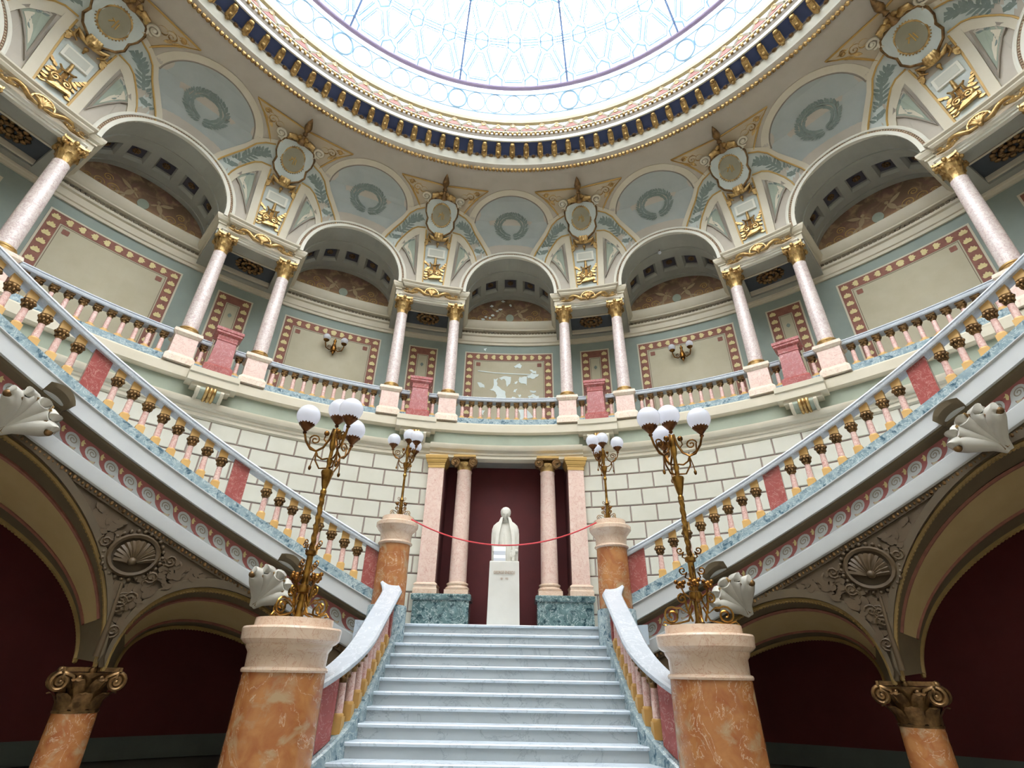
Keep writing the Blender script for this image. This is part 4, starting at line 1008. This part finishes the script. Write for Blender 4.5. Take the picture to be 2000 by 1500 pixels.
# ================================================================== central flight
def xin(y):      # half width between the stringers
    if y >= 6.3: return 1.76
    return 1.76+1.95-sqrt(max(.0, 1.95**2-(6.3-y)**2)) if y > 4.6 else 2.7
fl = thing('central_stair', 'broad white marble staircase rising to the statue landing', 'stairs', (0, 6.4, FLOOR))
for i in range(14):
    yn = Y0-TREAD*i; z = -RISE*i; o3 = (0, 6.4, FLOOR)
    x1 = min(xin(yn-.0)+.03, 2.0 if i > 10 else 9)
    m = MB(); z = z if i else .002
    pr = [(yn, z-.045), (yn-.028, z-.04), (yn-.032, z-.012), (yn-.022, z), (yn+TREAD+.05, z), (yn+TREAD+.05, z-.045)]
    m.sweep(pr, [lambda p, q, X=X: (X, p, q) for X in (-x1, -x1/2, 0, x1/2, x1)])
    stp = m.build('step', 'white_marble', fl, o3); m = MB()
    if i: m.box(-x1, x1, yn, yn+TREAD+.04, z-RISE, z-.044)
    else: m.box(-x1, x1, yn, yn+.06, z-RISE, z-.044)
    m.build('riser', 'shaded_marble', stp, o3)
def plan(off, n0=8, n1=16, ytop=7.8, yend=5.22):      # plan path of the stair side, offset outward from xin
    pts = []
    for i in range(n0+1): pts.append((1.76+off, ytop+(6.3-ytop)*i/n0))
    cxx = 1.76+1.95; r = 1.95-off; amax = asin(min(1, (6.3-yend)/1.95))
    for i in range(1, n1+1): a = amax*i/n1; pts.append((cxx-r*cos(a), 6.3-r*sin(a)))
    return pts
SL = RISE/TREAD
def sz(y): return -SL*(Y0-y)
for s, sd in ((-1, 'left'), (1, 'right')):
    org = (s*1.95, 6.4, FLOOR)
    P0, P1 = plan(-.02), plan(.24)
    yb = [6.3+(p[1]-6.3)*1.0 for p in P0]
    rows = []
    for (xa, ya), (xb, yb_) in zip(P0, P1):
        h = sz(ya)+.12; hb = sz(ya)-.75
        rows.append([(s*xa, ya, hb), (s*xb, yb_, hb), (s*xb, yb_, h), (s*(xa+.03), ya, h+.012), (s*xa, ya, h)])
    sg = MB().grid(rows, cu=True, caps=True).build('stringer', 'green_marble', fl, (0, 6.4, FLOOR))
    t = thing('stair_balustrade', 'pink balustrade with sweeping white handrail on the %s of central stair' % sd, 'balustrade', org, 0, 'central stair balustrades')
    # handrail: runs from the upper newel down, curving out to the lower newel
    rows = []; C_ = plan(.10, ytop=7.6)
    C_ = [(1.97, 7.82), (1.90, 7.72)]+C_
    for i, (x, y) in enumerate(C_):
        a = C_[max(0, i-1)]; b = C_[min(len(C_)-1, i+1)]; d = Vector((b[0]-a[0], b[1]-a[1])); d.normalize(); n_ = Vector((d.y, -d.x)) if True else None
        if n_.x < 0: n_ = -n_
        h = sz(y)+.88+(.03 if i == 0 else 0)
        row = []
        for u, v in ((-.15, -.06), (-.165, -.03), (-.165, .0), (-.14, .028), (.14, .028), (.165, 0), (.165, -.03), (.15, -.06)): row.append((s*(x+n_.x*u), y+n_.y*u, h+v))
        rows.append(row)
    MB().grid(rows, cu=True, caps=True).build('handrail', 'rail_marble', t, org, smooth=40)
    # balusters
    mid = plan(.11, 60, 60); L = [0]
    for a, b in zip(mid, mid[1:]): L.append(L[-1]+hypot(a[0]-b[0], a[1]-b[1]))
    def atl(q):
        for i in range(1, len(L)):
            if L[i] >= q: f_ = (q-L[i-1])/(L[i]-L[i-1]); return (mid[i-1][0]+(mid[i][0]-mid[i-1][0])*f_, mid[i-1][1]+(mid[i][1]-mid[i-1][1])*f_)
        return mid[-1]
    b0 = None
    for q in range(9):
        x, y = atl(.34+.212*q); z = sz(y)+.12
        if b0 is None:
            b0 = MB().lathe([(.052, .16), (.05, .32), (.045, .49)], n=14).build('baluster', 'pink_shaft', t, smooth=50)
            m = MB(); m.box(-.07, .07, -.07, .07, -.05, .13); m.lathe([(.068, .13), (.068, .15), (.056, .165)], n=14); m.build('base', 'ochre', b0, smooth=40)
            m = MB(); m.lathe([(.05, .485), (.056, .5), (.05, .515), (.062, .545), (.08, .58), (.08, .60)], n=14); m.box(-.07, .07, -.07, .07, .595, .675)
            for j in range(8): m.ball((.068*cos(j*pi/4), .068*sin(j*pi/4), .56), .025, 5, 3)
            m.build('capital', 'gilt_dark', b0, smooth=50); index_children(); b = b0
        else: b = dup(b0, t)
        b.location = (s*x-org[0], y-org[1], z-org[2]+.01)
    for q0, q1 in ((.0, .15), (2.2, 9)):
        pts = [atl(q0+(min(q1, L[-1])-q0)*i/8) for i in range(9)]; rows = []
        for (x, y) in pts: rows.append([(s*(x-.05), y, sz(y)+.125), (s*(x+.06), y, sz(y)+.125), (s*(x+.06), y, sz(y)+.83), (s*(x-.05), y, sz(y)+.83)])
        MB().grid(rows, cu=True, caps=True).build('red_slab', 'red_marble', t, org)
    # newels
    nw = thing('upper_newel', 'orange marble newel at the top of central stair, %s side' % sd, 'newel post', (s*2.0, 8.02, 0), 0, 'upper newels')
    MB().lathe([(.335, -.35), (.335, .22), (.32, .245)], n=36).build('base', 'green_marble', nw, smooth=40)
    MB().lathe([(.288, .24), (.286, .6), (.275, 1.28)], n=40).build('shaft', 'orange_marble', nw, smooth=50)
    MB().lathe([(.275, 1.27), (.30, 1.28), (.312, 1.30), (.30, 1.32), (.28, 1.335), (.285, 1.45), (.30, 1.50), (.345, 1.545), (.37, 1.58), (.385, 1.60), (.385, 1.66), (.37, 1.675), (.30, 1.68), (.295, 1.78), (.01, 1.785)], n=40).build('cap', 'rose_beige', nw, smooth=30)
    nw = thing('lower_newel', 'big orange marble newel at the foot of central stair, %s side' % sd, 'newel post', (s*2.37, 4.9, FLOOR), 0, 'lower newels')
    z0 = -FLOOR
    MB().lathe([(.53, 0), (.53, .16), (.5, .2), (.47, .24)], n=48).build('base', 'green_marble', nw, smooth=40)
    MB().lathe([(.452, .23), (.45, .7), (.435, z0-.77)], n=56).build('shaft', 'orange_marble', nw, smooth=50)
    MB().lathe([(.43, z0-.78), (.452, z0-.775), (.458, z0-.755), (.45, z0-.735), (.425, z0-.725), (.43, z0-.585), (.445, z0-.56), (.46, z0-.54), (.465, z0-.51), (.50, z0-.49), (.53, z0-.46), (.535, z0-.40), (.54, z0-.355), (.53, z0-.335), (.43, z0-.325), (.425, z0-.24), (.01, z0-.235)], n=56).build('cap', 'rose_beige', nw, smooth=30)
# ================================================================== candelabra
def candelabrum(low, label, loc, phase, group):
    t = thing('candelabrum', label, 'lamp', loc, 0, group)
    if low: H, ar, gr, zg, arms = 2.73, .40, .158, 2.59, 1.0
    else: H, ar, gr, zg, arms = 1.70, .298, .128, 1.57, .78
    m = MB()
    if low:
        m.lathe([(.07, 0), (.075, .03), (.06, .06), (.055, .1), (.05, .28)], n=14); m.lathe([(.05, .27), (.1, .29), (.105, .33), (.09, .37), (.06, .38)], n=12)
        m.lathe([(.058, .38), (.05, .72)], n=10); m.lathe([(.05, .71), (.085, .73), (.085, .77), (.045, .79)], n=12)
        m.v = [(x*.78, y*.78, z) for x, y, z in m.v]; m.build('lower_stem', 'brass', t, smooth=40); m = MB()
        m.lathe([(.035, 1.49), (.05, 1.5), (.05, 1.54), (.035, 1.56), (.05, 1.6), (.095, 1.76), (.105, 1.78), (.1, 1.81), (.04, 1.83), (.035, 1.9), (.055, 1.95), (.035, 2.0), (.03, 2.1), (.05, 2.14), (.06, 2.2), (.05, 2.3), (.06, 2.36), (.03, 2.42)], n=14)
        m.v = [(x*.78, y*.78, z) for x, y, z in m.v]
        tw = MB(); rows = []
        for i in range(49):
            z = .78+.72*i/48; rows.append([((.03+.008*cos(3*(2*pi*j/15)+i*.75))*cos(2*pi*j/15), (.03+.008*cos(3*(2*pi*j/15)+i*.75))*sin(2*pi*j/15), z) for j in range(15)])
        tw.grid(rows, cu=True, caps=True).build('twisted_stem', 'brass', t, smooth=80)
    else:
        m.lathe([(.09, 0), (.08, .03), (.04, .06), (.03, .3), (.045, .34), (.025, .38), (.022, .8), (.04, .84), (.025, .88), (.03, .95), (.06, 1.05), (.065, 1.09), (.025, 1.12), (.025, 1.25), (.045, 1.3), (.02, 1.5)], n=12)
    m.build('stem', 'brass', t, smooth=40)
    nsc = 4 if low else 3
    for q in range(nsc):       # wrought scrolls round the foot
        a = phase+.5+q*2*pi/nsc; d = Vector((cos(a), sin(a), 0)); up = Vector((0, 0, 1)); k_ = 1 if low else .55
        P = lambda x, z: d*(x*k_)+up*(z*k_)
        m = MB()
        m.tube([P(.06, .28), P(.12, .14), P(.2, .2)]+[P(.30+x, .115+z) for x, z in spiral(0, 0, .10, .02, 2.2, -1.6, 20)], .013*k_, 5)
        m.tube([P(.06, .2), P(.12, .06), P(.3, .02), P(.40, .05), P(.43, .015), P(.38, .012)], .012*k_, 5)
        m.tube([P(.07, .05), P(.12, .2)]+[P(.16+x, .3+z) for x, z in spiral(0, 0, .06, .01, 2, -1.4, 14)], .014*k_, 5)
        m.build('foot_scroll', 'brass', t, smooth=60)
        m = MB(); m.ball(P(.16, .46), .045*k_, 8, 5)
        for j in range(6): m.ball(P(.16, .46)+Vector((.05*cos(j), .05*sin(j), .03*cos(2*j)))*k_, .028*k_, 5, 3)
        m.tube([P(.05, .3), P(.13, .36), P(.16, .45)], .012*k_, 5)
        for z, r in ((.62, .05), (.86, .045)) if low else ((.5, .08), (.66, .07)):
            m.tube([P(.05, z-.1), P(.09, z-.08)]+[P(.11+x, z+zz) for x, zz in spiral(0, 0, r, .01, 3.5, 1.3, 12)], .009*k_, 4)
        o = m.build('leaf_sprig', 'bronze', t, smooth=60); o['kind'] = 'stuff'
    def globe(par, x, y, z, r):
        m = MB(); m.lathe([(.018, z-r*1.75), (.03, z-r*1.6), (.02, z-r*1.5), (r*.45, z-r*1.1), (r*.58, z-r*.95), (r*.60, z-r*.82), (r*.5, z-r*.86)], (x, y, 0), 16)
        for j in range(14): m.ball((x+r*.6*cos(j*2*pi/14), y+r*.6*sin(j*2*pi/14), z-r*.8), r*.09, 4, 3, sz=1.5)
        c_ = m.build('globe_cup', 'cup_bronze', par, smooth=50)
        MB().ball((x, y, z), r, 28, 18).build('globe', 'opal_glass', c_ if par is t else par, smooth=80)
    globe(t, 0, 0, H, gr)
    for q in range(3):
        a = radians(phase)+q*2*pi/3; d = Vector((cos(a), sin(a), 0)); k_ = arms; zb = zg-.62*k_
        P = lambda x, z: (d*(x*k_)+Vector((0, 0, zb+z*k_)))
        m = MB(); r1 = ar/k_
        m.tube([P(.03, .46), P(.06, .3), P(.12, .17), P(.2, .11), P(.28, .13), P(.36, .24), P(r1, .36), P(r1, .42)], .016*k_, 6)
        m.tube([P(.2, .11), P(.30, .17), P(.31, .27)]+[P(.245+x, .27+z) for x, z in spiral(0, 0, .075, .012, .2, 1.4, 18)], .011*k_, 5)
        m.tube([P(.03, .02), P(.1, .0), P(.17, .04), P(.2, .11)], .013*k_, 5); m.tube([P(.03, -.12), P(.12, -.13), P(.19, -.02), P(.2, .1)], .012*k_, 5)
        m.tube([P(.2, .1), P(.23, -.05), P(.235, -.1)], .008*k_, 4); m.ball(P(.237, -.13), .022*k_, 6, 5, sz=1.6)
        m.ball(P(.11, .38), .04*k_, 8, 5); m.tube([P(.11, .38), P(.13, .29), P(.08, .24)], .01*k_, 4)
        am = m.build('arm', 'bronze', t, smooth=60)
        p = d*ar; globe(am, p.x, p.y, zg, gr)
candelabrum(True, 'tall brass lamp of four white globes on the lower left newel', (-2.35, 4.9, -.237), 71.4, 'tall candelabra')
candelabrum(True, 'tall brass lamp of four white globes on the lower right newel', (2.35, 4.9, -.237), -30.6, 'tall candelabra')
candelabrum(False, 'small brass lamp of four white globes on the upper left newel', (-1.98, 8.02, 1.785), 72.5, 'small candelabra')
candelabrum(False, 'small brass lamp of four white globes on the upper right newel', (1.98, 8.02, 1.785), 99, 'small candelabra')
m = MB(); pts = []
for i in range(33):
    u = -1+2*i/32; pts.append((1.72*u, 7.9, 1.285+.44*u*u))
m.tube(pts, .013, 6)
for s in (-1, 1): m.tube([(s*1.72, 7.9, 1.725), (s*1.9, 8.0, 1.80), (s*2.0, 8.07, 1.80), (s*2.02, 7.98, 1.80)], .013, 6)
o = m.build('barrier_rope', 'red_cord', None, (0, 7.9, 1.285), smooth=80); tag(o, 'thin red rope slung between the two upper newels', 'rope')
# ================================================================== curved side stairs
A0, A1 = 15.2, 72.0
WALLR = 8.5
BC = (27.75, 53.3, 78.9)
def f_arch(c, ph):     # front edge of the stair arch: (angle, z)
    a = c+12.45*cos(ph); return a, rz(a)-1.86-1.80*(1-sin(ph))
def b_arch(c, ph):
    a = c+11.2*cos(ph); return a, rz(a)-2.35-1.35*(1-sin(ph))
def vb_(c, ph, v, sg, d=0):
    a0, z0 = f_arch(c, ph); a1, z1 = b_arch(c, ph); R1 = 9.2+1.2*sin(ph)
    return Vector(pol(WALLR+.02+(R1-WALLR-.02)*v, sg*(a0+(a1-a0)*v), z0+(z1-z0)*v-d))
for sg, sd in ((-1, 'left'), (1, 'right')):
    L0 = pol(9.2, sg*40, FLOOR)
    t = thing('curved_stair', 'curved stair with scroll-painted flank climbing along the %s wall' % sd, 'stairs', L0, 0, 'curved stairs')
    N = 76; ang = [A0+(A1-A0)*i/N for i in range(N+1)]
    H = lambda R, dz, a: pol(R, sg*a, rz(a)+dz)
    def run(prof, name, mat, sm=None, a0=A0, a1=A1):
        an = [a0+(a1-a0)*i/N for i in range(N+1)]
        return MB().grid([[H(R, dz, a) for R, dz in prof] for a in an], cu=True, caps=True).build(name, mat, t, L0, smooth=sm)
    run([(8.28, -.88), (8.28, -.71), (8.31, -.70), (8.52, -.70), (8.52, -.88)], 'marble_kerb', 'green_marble')
    run([(8.22, -.895), (8.22, -.88), (8.3, -.87), (8.5, -.87), (8.5, -1.16), (8.27, -1.16), (8.25, -1.15), (8.25, -.91)], 'fascia', 'fascia_white', 25)
    run([(8.3, -1.2), (8.3, -1.155), (8.55, -1.155), (8.55, -1.26), (8.47, -1.24), (8.4, -1.21)], 'bed_moulding', 'olive', 25)
    run([(8.485, -1.52), (8.485, -1.22), (8.56, -1.22), (8.56, -1.52)], 'scroll_frieze', 'scroll_red')
    run([(8.42, -1.74), (8.41, -1.71), (8.41, -1.54), (8.44, -1.515), (8.56, -1.51), (8.56, -1.76), (8.45, -1.76)], 'lower_band', 'fascia_white', 25)
    # flight body: steps and sloping underside
    step0 = None; ns = 42
    for i in range(ns):
        a = A0+.3+(A1-A0-.3)*i/ns; da = (A1-A0-.3)/ns
        if step0 is None:
            m = MB(); step0 = m.grid([[pol(R, sg*b, z) for R, z in ((8.5, -.28), (10.47, -.28), (10.47, 0), (8.5, 0))] for b in (0, da/2, da+.12)], cu=True, caps=True).build('step', 'white_marble', t)
            o = step0
        else: o = step0.copy(); COL.objects.link(o); o.parent = t
        o.rotation_euler = (0, 0, -radians(sg*a)); o.location = Vector((0, 0, rz(a+da)-.78))-Vector(L0)
    run([(8.45, -1.2), (8.45, -1.05), (10.47, -1.05), (10.47, -1.2)], 'flight_soffit', 'olive')
    # painted running scroll
    ms, ml, mt_, mg, md = MB(), MB(), MB(), MB(), MB()
    pd = 2.0; k = degrees(1/8.485)
    for i in range(int((70-16)/pd)):
        a0 = 16.6+pd*i
        F = lambda x, z, d: H(8.484-d, -1.50+z*.93, a0+k*x)
        rv = lambda P: [(.297-x, z) for x, z in P]
        cx, cz, r = .125, .13, .105
        ms.extr(rv([(cx+r*cos(q), cz+r*sin(q)) for q in [2*pi*j/16 for j in range(16)]]), F, 0, .006)
        limb = [(cx, cz+r), (cx+.055, cz+.09), (cx+.092, cz+.05), (cx+.108, cz), (cx+.118, cz-.045), (.262, .055), (.29, .03), (.32, .012), (.32, 0), (.185, 0), (.20, .04), (cx+.07, cz-.02), (cx, cz)]
        ms.extr(rv(limb), F, 0, .005)
        ms.extr(rv([(0, -.03), (.297, -.03), (.297, .004), (0, .004)]), F, 0, .004)
        sp = spiral(cx, cz, .012, .072, 0, 1.6, 24)
        for (x0, z0), (x1, z1) in zip(sp, sp[1:]):
            nx, nz = z1-z0, x0-x1; l = hypot(nx, nz) or 1; nx, nz = nx/l*.007, nz/l*.007
            kk = ml.add([F(.297-x0-nx, z0+nz, .008), F(.297-x0+nx, z0-nz, .008), F(.297-x1+nx, z1-nz, .008), F(.297-x1-nx, z1+nz, .008)]); ml.f.append((kk, kk+1, kk+2, kk+3))
        mt_.extr(rv([(.095, .004), (.188, .004), (.192, .055), (.165, .035)]), F, .0, .007)
        mg.extr(rv([(.255, .13), (.235, .17), (.24, .21), (.262, .245), (.268, .215), (.3, .2), (.275, .19), (.28, .15)]), F, 0, .006)
    for m_, nm, mt in ((ms, 'painted_wave', 'fascia_white'), (ml, 'painted_spiral', 'dull_brown'), (mt_, 'painted_wedge', 'tan'), (mg, 'painted_leaf', 'border_yellow')): o = m_.build(nm, mt, t, L0); o['kind'] = 'stuff'
    # egg and dart row below
    m = MB()
    for i in range(int((70-15.5)/.42)):
        a = 15.6+.42*i; m.ball(H(8.46, -1.81, a), .03 if i % 3 == 0 else .02, 5, 3, sz=1.2)
    o = m.build('gilt_bead', 'gilt_dark', t, L0); o['kind'] = 'stuff'
    run([(8.47, -1.86), (8.47, -1.76), (8.56, -1.76), (8.56, -1.86)], 'bead_bed', 'brown_relief')
    # arcade wall below with its arched openings
    rows = []
    def lowz(a):
        for c in BC:
            u = (a-c)/12.45
            if abs(u) < .999: return rz(a)-1.86-1.80*(1-sqrt(1-u*u))
        return -.76 if 39 < a < 43 else (rz(66)-3.66 if 63 < a < 69 else FLOOR)
    angs = sorted(set([A0+.05+(A1-A0)*i/150 for i in range(151)]+[c+12.45*cos(pi*i/30)*.9985 for c in BC for i in range(31) if c+12.45*cos(pi*i/30)*.9985 > A0 and c+12.45*cos(pi*i/30) < A1]))
    for a in angs: zl = max(FLOOR, min(lowz(a), rz(a)-1.8)); rows.append([pol(WALLR, sg*a, zl), pol(WALLR, sg*a, rz(a)-1.5), pol(WALLR+.06, sg*a, rz(a)-1.5), pol(WALLR+.06, sg*a, zl)])
    MB().grid(rows, cu=True, caps=True).build('arcade_wall', 'brown_relief', t, L0)
    for bi, c in enumerate(BC[:2]):
        phs = [pi*i/40 for i in range(41)]
        if bi == 0: phs = [p for p in phs if f_arch(c, p)[0] > 15.4]
        MB().grid([[vb_(c, p, v, sg) for v in (0, .33, .66, 1)] for p in phs]).build('arch_soffit', 'olive', t, L0, smooth=60)
        m = MB(); ins = phs[4:-4] if bi else phs[4:-1]
        m.grid([[vb_(c, p, v, sg, .02) for v in (.26, .42, .58, .76)] for p in ins]).build('soffit_panel', 'olive_panel', t, L0, smooth=60)
        for v in (.24, .78): MB().tube([vb_(c, p, v, sg, .02) for p in ins], .03, 5).build('panel_edge', 'border_red', t, L0, smooth=60)
        for v, nm in ((.02, 'front'), (.98, 'back')):
            m = MB(); m.tube([vb_(c, p, v, sg, .015) for p in phs], .035, 6)
            for p in [pi*i/110 for i in range(111)]:
                if f_arch(c, p)[0] > 15.4: m.ball(vb_(c, p, v, sg, .03), .036, 5, 3)
            o = m.build('gilt_rope', 'rope_gold', t, L0); o['kind'] = 'stuff'
        MB().grid([[vb_(c, p, .0, sg), Vector(pol(WALLR-.05, sg*f_arch(c, p)[0], f_arch(c, p)[1])), Vector(pol(WALLR-.05, sg*(c+12.7*cos(p)), f_arch(c, p)[1]+.12)), Vector(pol(WALLR, sg*(c+12.7*cos(p)), f_arch(c, p)[1]+.14))] for p in phs]).build('archivolt', 'olive_dark', t, L0, smooth=50)
        # wall closing the back of the arch upward, and the far side of it
        MB().grid([[vb_(c, p, 1, sg), Vector(pol(10.5, sg*b_arch(c, p)[0], rz(b_arch(c, p)[0])-1.1))] for p in phs]).build('back_spandrel', 'hall_red', t, L0)
    # relief of the spandrel: shell, stems and leaves
    inside = lambda P: all(cZ+z > lowz(cA+k*x)+.05 and cZ+z < rz(cA+k*x)-1.9 for x, z in P)
    cA, cZ = 41.1, .72; fs = lambda x, z, d: pol(WALLR-d, sg*(cA+k*x), cZ+z)
    m = MB()
    for q in range(13):
        an = -.25+pi*q/12*1.1; m.tube([fs(-.02+.05*cos(an), -.1+.05*sin(an), .06), fs(-.02+.16*cos(an), -.06+.15*sin(an), .10), fs(-.02+.25*cos(an), -.03+.23*sin(an), .05)], [.02, .035, .035], 5)
    m.tube([fs(.31*cos(x), .28*sin(x), .05) for x in [2*pi*i/24 for i in range(24)]], .035, 5, closed=True); m.ball(fs(0, -.1, .09), .06, 8, 5)
    for i in range(26): m.ball(fs(.38*cos(2*pi*i/26), .35*sin(2*pi*i/26), .03), .035, 5, 3)
    m.build('shell_relief', 'brown_relief', t, L0, smooth=60)
    m = MB(); rnd = random.Random(11)
    for s2 in (-1, 1):
        for (x, z, r) in ((.0, -.65, .12), (s2*.28, -.35, .11), (s2*.6, .15+.25*s2, .15), (s2*.95, .35+.33*s2, .14), (s2*.55, .42+.1*s2, .12), (s2*.3, .5, .1)):
            S_ = [(x+p, z+q) for p, q in spiral(0, 0, .02, r, rnd.random()*6, 1.4*s2, 16)]
            if inside(S_): m.tube([fs(p, q, .03) for p, q in S_], .022, 4)
            for j in range(7):
                S_ = [(x+p, z+q) for p, q in leaf2(0, 0, rnd.random()*6.3, .20, .09)]
                if inside(S_): m.extr(S_, fs, 0, .045)
    n_ = 0
    while n_ < 2600:
        n_ += 1; x, z = rnd.uniform(-1.7, 1.9), rnd.uniform(-1.2, 1.6)
        if hypot(x, z) < .42: continue
        S_ = [(x+p, z+q) for p, q in leaf2(0, 0, rnd.random()*6.3, rnd.uniform(.10, .2), .08)]
        if inside(S_): m.extr(S_, fs, 0, rnd.uniform(.025, .06))
        if n_ % 14 == 0:
            S_ = [(x+p, z+q) for p, q in spiral(0, 0, .015, .09, rnd.random()*6, 1.5, 14)]
            if inside(S_): m.tube([fs(p, q, .045) for p, q in S_], .02, 4)
    m.tube([fs(0, -1.35, .03), fs(0, -.9, .05), fs(.02, -.4, .05)], [.05, .03, .02], 6)
    o = m.build('leaf_relief', 'brown_relief', t, L0, smooth=60); o['kind'] = 'stuff'
    m = MB(); 
    for P_ in ([(-.02, -1.35), (.02, -1.35), (.05, -1.0), (.12, -.72), (.03, -.85)], [(-.02, -1.3), (.0, -.95), (-.06, -.75), (-.13, -.6), (-.06, -.95)]):
        if inside(P_): m.extr(P_, fs, .0, .015)
        else: m.extr([(x*.4, z+.15) for x, z in P_], fs, .0, .015)
    m.build('gilt_ground', 'rope_gold', t, L0)
    # handrail, balusters, red slabs
    b_ = thing('curved_balustrade', 'pink balustrade with grey-white handrail climbing the %s curved stair' % sd, 'balustrade', pol(RS, sg*40, rz(40)-.7), 0, 'curved stair balustrades'); LB = pol(RS, sg*40, rz(40)-.7)
    an = [15.6+(A1-15.6)*i/90 for i in range(91)]
    MB().grid([[pol(RS+p, sg*a, rz(a)-.06+q) for p, q in RAILP] for a in an], cu=True, caps=True).build('handrail', 'rail_marble', b_, LB, smooth=30)
    if sg < 0: bl_ = [18.5+1.69*i for i in range(8)]+[36.0+1.775*i for i in range(8)]+[52.9+1.74*i for i in range(9)]; sl_ = [(15.9, 17.5), (32.8, 34.7), (49.6, 51.5)]
    else: bl_ = [32.13-1.75*i for i in range(8)]+[36.44+1.81*i for i in range(8)]+[53.8+1.68*i for i in range(9)]; sl_ = [(15.9, 18.0), (33.3, 35.3), (50.5, 52.5)]
    q0 = None
    for a in bl_:
        z = rz(a)-.70
        if q0 is None:
            q0 = MB().lathe([(.05, .125), (.047, .27), (.042, .375)], n=14).build('baluster', 'pink_shaft', b_, smooth=50)
            tl = .0702*degrees(1/RS)*(-1 if sg < 0 else 1)     # slope of kerb and rail along local x
            m = MB(); m.box(-.066, .066, -.066, .066, 0, 1, lambda x, y, z: (x, y, (-.0+tl*x-.01) if z == 0 else .10)); m.lathe([(.064, .10), (.064, .115), (.053, .13)], n=14); m.build('base', 'ochre', q0, smooth=40)
            m = MB(); m.lathe([(.045, .37), (.055, .385), (.047, .40), (.058, .44), (.08, .50), (.082, .53)], n=14)
            for j in range(8): m.ball((.07*cos(j*pi/4), .07*sin(j*pi/4), .485), .032, 6, 4); m.ball((.058*cos(j*pi/4+.4), .058*sin(j*pi/4+.4), .43), .024, 5, 3, sz=1.4)
            m.build('capital', 'gilt_dark', q0, smooth=50)
            m = MB(); m.box(-.066, .066, -.066, .066, 0, 1, lambda x, y, z: (x, y, .525 if z == 0 else .645+tl*x)); m.build('abacus', 'ochre', q0); index_children(); b = q0
        else: b = dup(q0, b_)
        b.location = Vector(pol(RS, sg*a, z))-Vector(LB); b.rotation_euler = (0, 0, -radians(sg*a))
    for a0, a1 in sl_:
        MB().grid([[pol(R, sg*a, rz(a)+dz) for R, dz in ((8.335, -.705), (8.335, -.05), (8.465, -.05), (8.465, -.705))] for a in (a0, (a0+a1)/2, a1)], cu=True, caps=True).build('red_slab', 'red_marble', b_, LB)
    # shell keystones over the arches
    for c, nm in ((28.4, 'lower'), (55.0, 'upper')):
        O = pol(8.42, sg*c, rz(c)-1.86); kt = thing('shell_keystone', 'white and gilt shell keystone on the %s curved stair, %s one' % (sd, nm), 'keystone', O, -radians(sg*c), 'shell keystones')
        cs = []
        tilt = radians(31)*(1 if sg > 0 else -1)
        ro = lambda p: (p[0]*cos(tilt)-p[2]*sin(tilt), p[1], p[2]*cos(tilt)+p[0]*sin(tilt))
        for q, an in enumerate((-1.05, -.52, 0, .52, 1.05)):
            ln = (.44, .50, .52, .50, .44)[q]; sx, cx_ = sin(an), cos(an*.8)
            P = [(sx*.02, -.02, -.10), (sx*ln*.14, -.10, -.02+cx_*ln*.12), (sx*ln*.36, -.19, cx_*ln*.38), (sx*ln*.60, -.28, cx_*ln*.66), (sx*ln*.80, -.36, cx_*ln*.84), (sx*ln*.90, -.40, cx_*ln*.84), (sx*ln*.90, -.38, cx_*ln*.72)]
            MB().tube([ro(p) for p in P], [.04, .075, .105, .125, .115, .085, .04], 12).build('lobe', 'keystone_white', kt, smooth=70)
            m = MB(); o_ = -1 if an > 0 else 1
            m.tube([ro((p[0]+.085*o_*(.5+.5*i/4), p[1]-.06, p[2]+.02)) for i, p in enumerate(P[:5])], .018, 5)
            if q in (0, 4): m.ball(ro((P[5][0], P[5][1]+.02, P[5][2]-.05)), .055, 10, 6)
            m.build('gilt_edge', 'gilt_dark' if q in (0, 4) else 'gold', kt, smooth=70)
        m = MB(); rows = []
        for i in range(9):
            u = -1+2*i/8; rows.append([ro(p) for p in ((u*.2, -.02, .60+.06*(1-u*u)), (u*.2, -.16, .70+.1*(1-u*u)), (u*.22, -.34, .70+.1*(1-u*u)), (u*.21, -.32, .66+.06*(1-u*u)), (u*.19, -.12, .60+.06*(1-u*u)))])
        m.grid(rows, cu=True, caps=True).build('crown_shell', 'olive', kt, smooth=50)
    # columns of the stair arcade
    O = pol(8.98, sg*40.8, FLOOR); ct = thing('arcade_column', 'orange marble column with gilt scroll capital under the %s curved stair' % sd, 'column', O, -radians(sg*40.8), 'arcade columns')
    m = MB(); m.box(-.36, .36, -.36, .36, 0, .12); m.lathe([(.34, .12), (.36, .16), (.34, .2), (.31, .22), (.32, .26), (.28, .29)], n=24); m.build('base', 'rose_beige', ct, smooth=40)
    MB().lathe([(.275, .28), (.272, .6), (.265, 1.02)], n=36).build('shaft', 'orange_marble', ct, smooth=50)
    m = MB(); capital(m, 1.0, .55, .25, .36); cp = m.build('capital', 'gilt_dark', ct, smooth=50)
    for yy in (-.3, .3):
        for s2 in (-1, 1):
            m = MB(); m.tube([(s2*.14, yy*.8, 1.30), (s2*.2, yy, 1.44)]+[(s2*(.315-x), yy, 1.37+z) for x, z in spiral(0, 0, .115, .015, pi/2, 1.8, 28)], .03, 6); m.ball((s2*.315, yy, 1.37), .035, 8, 5); m.build('volute', 'gilt_dark', cp, smooth=60)
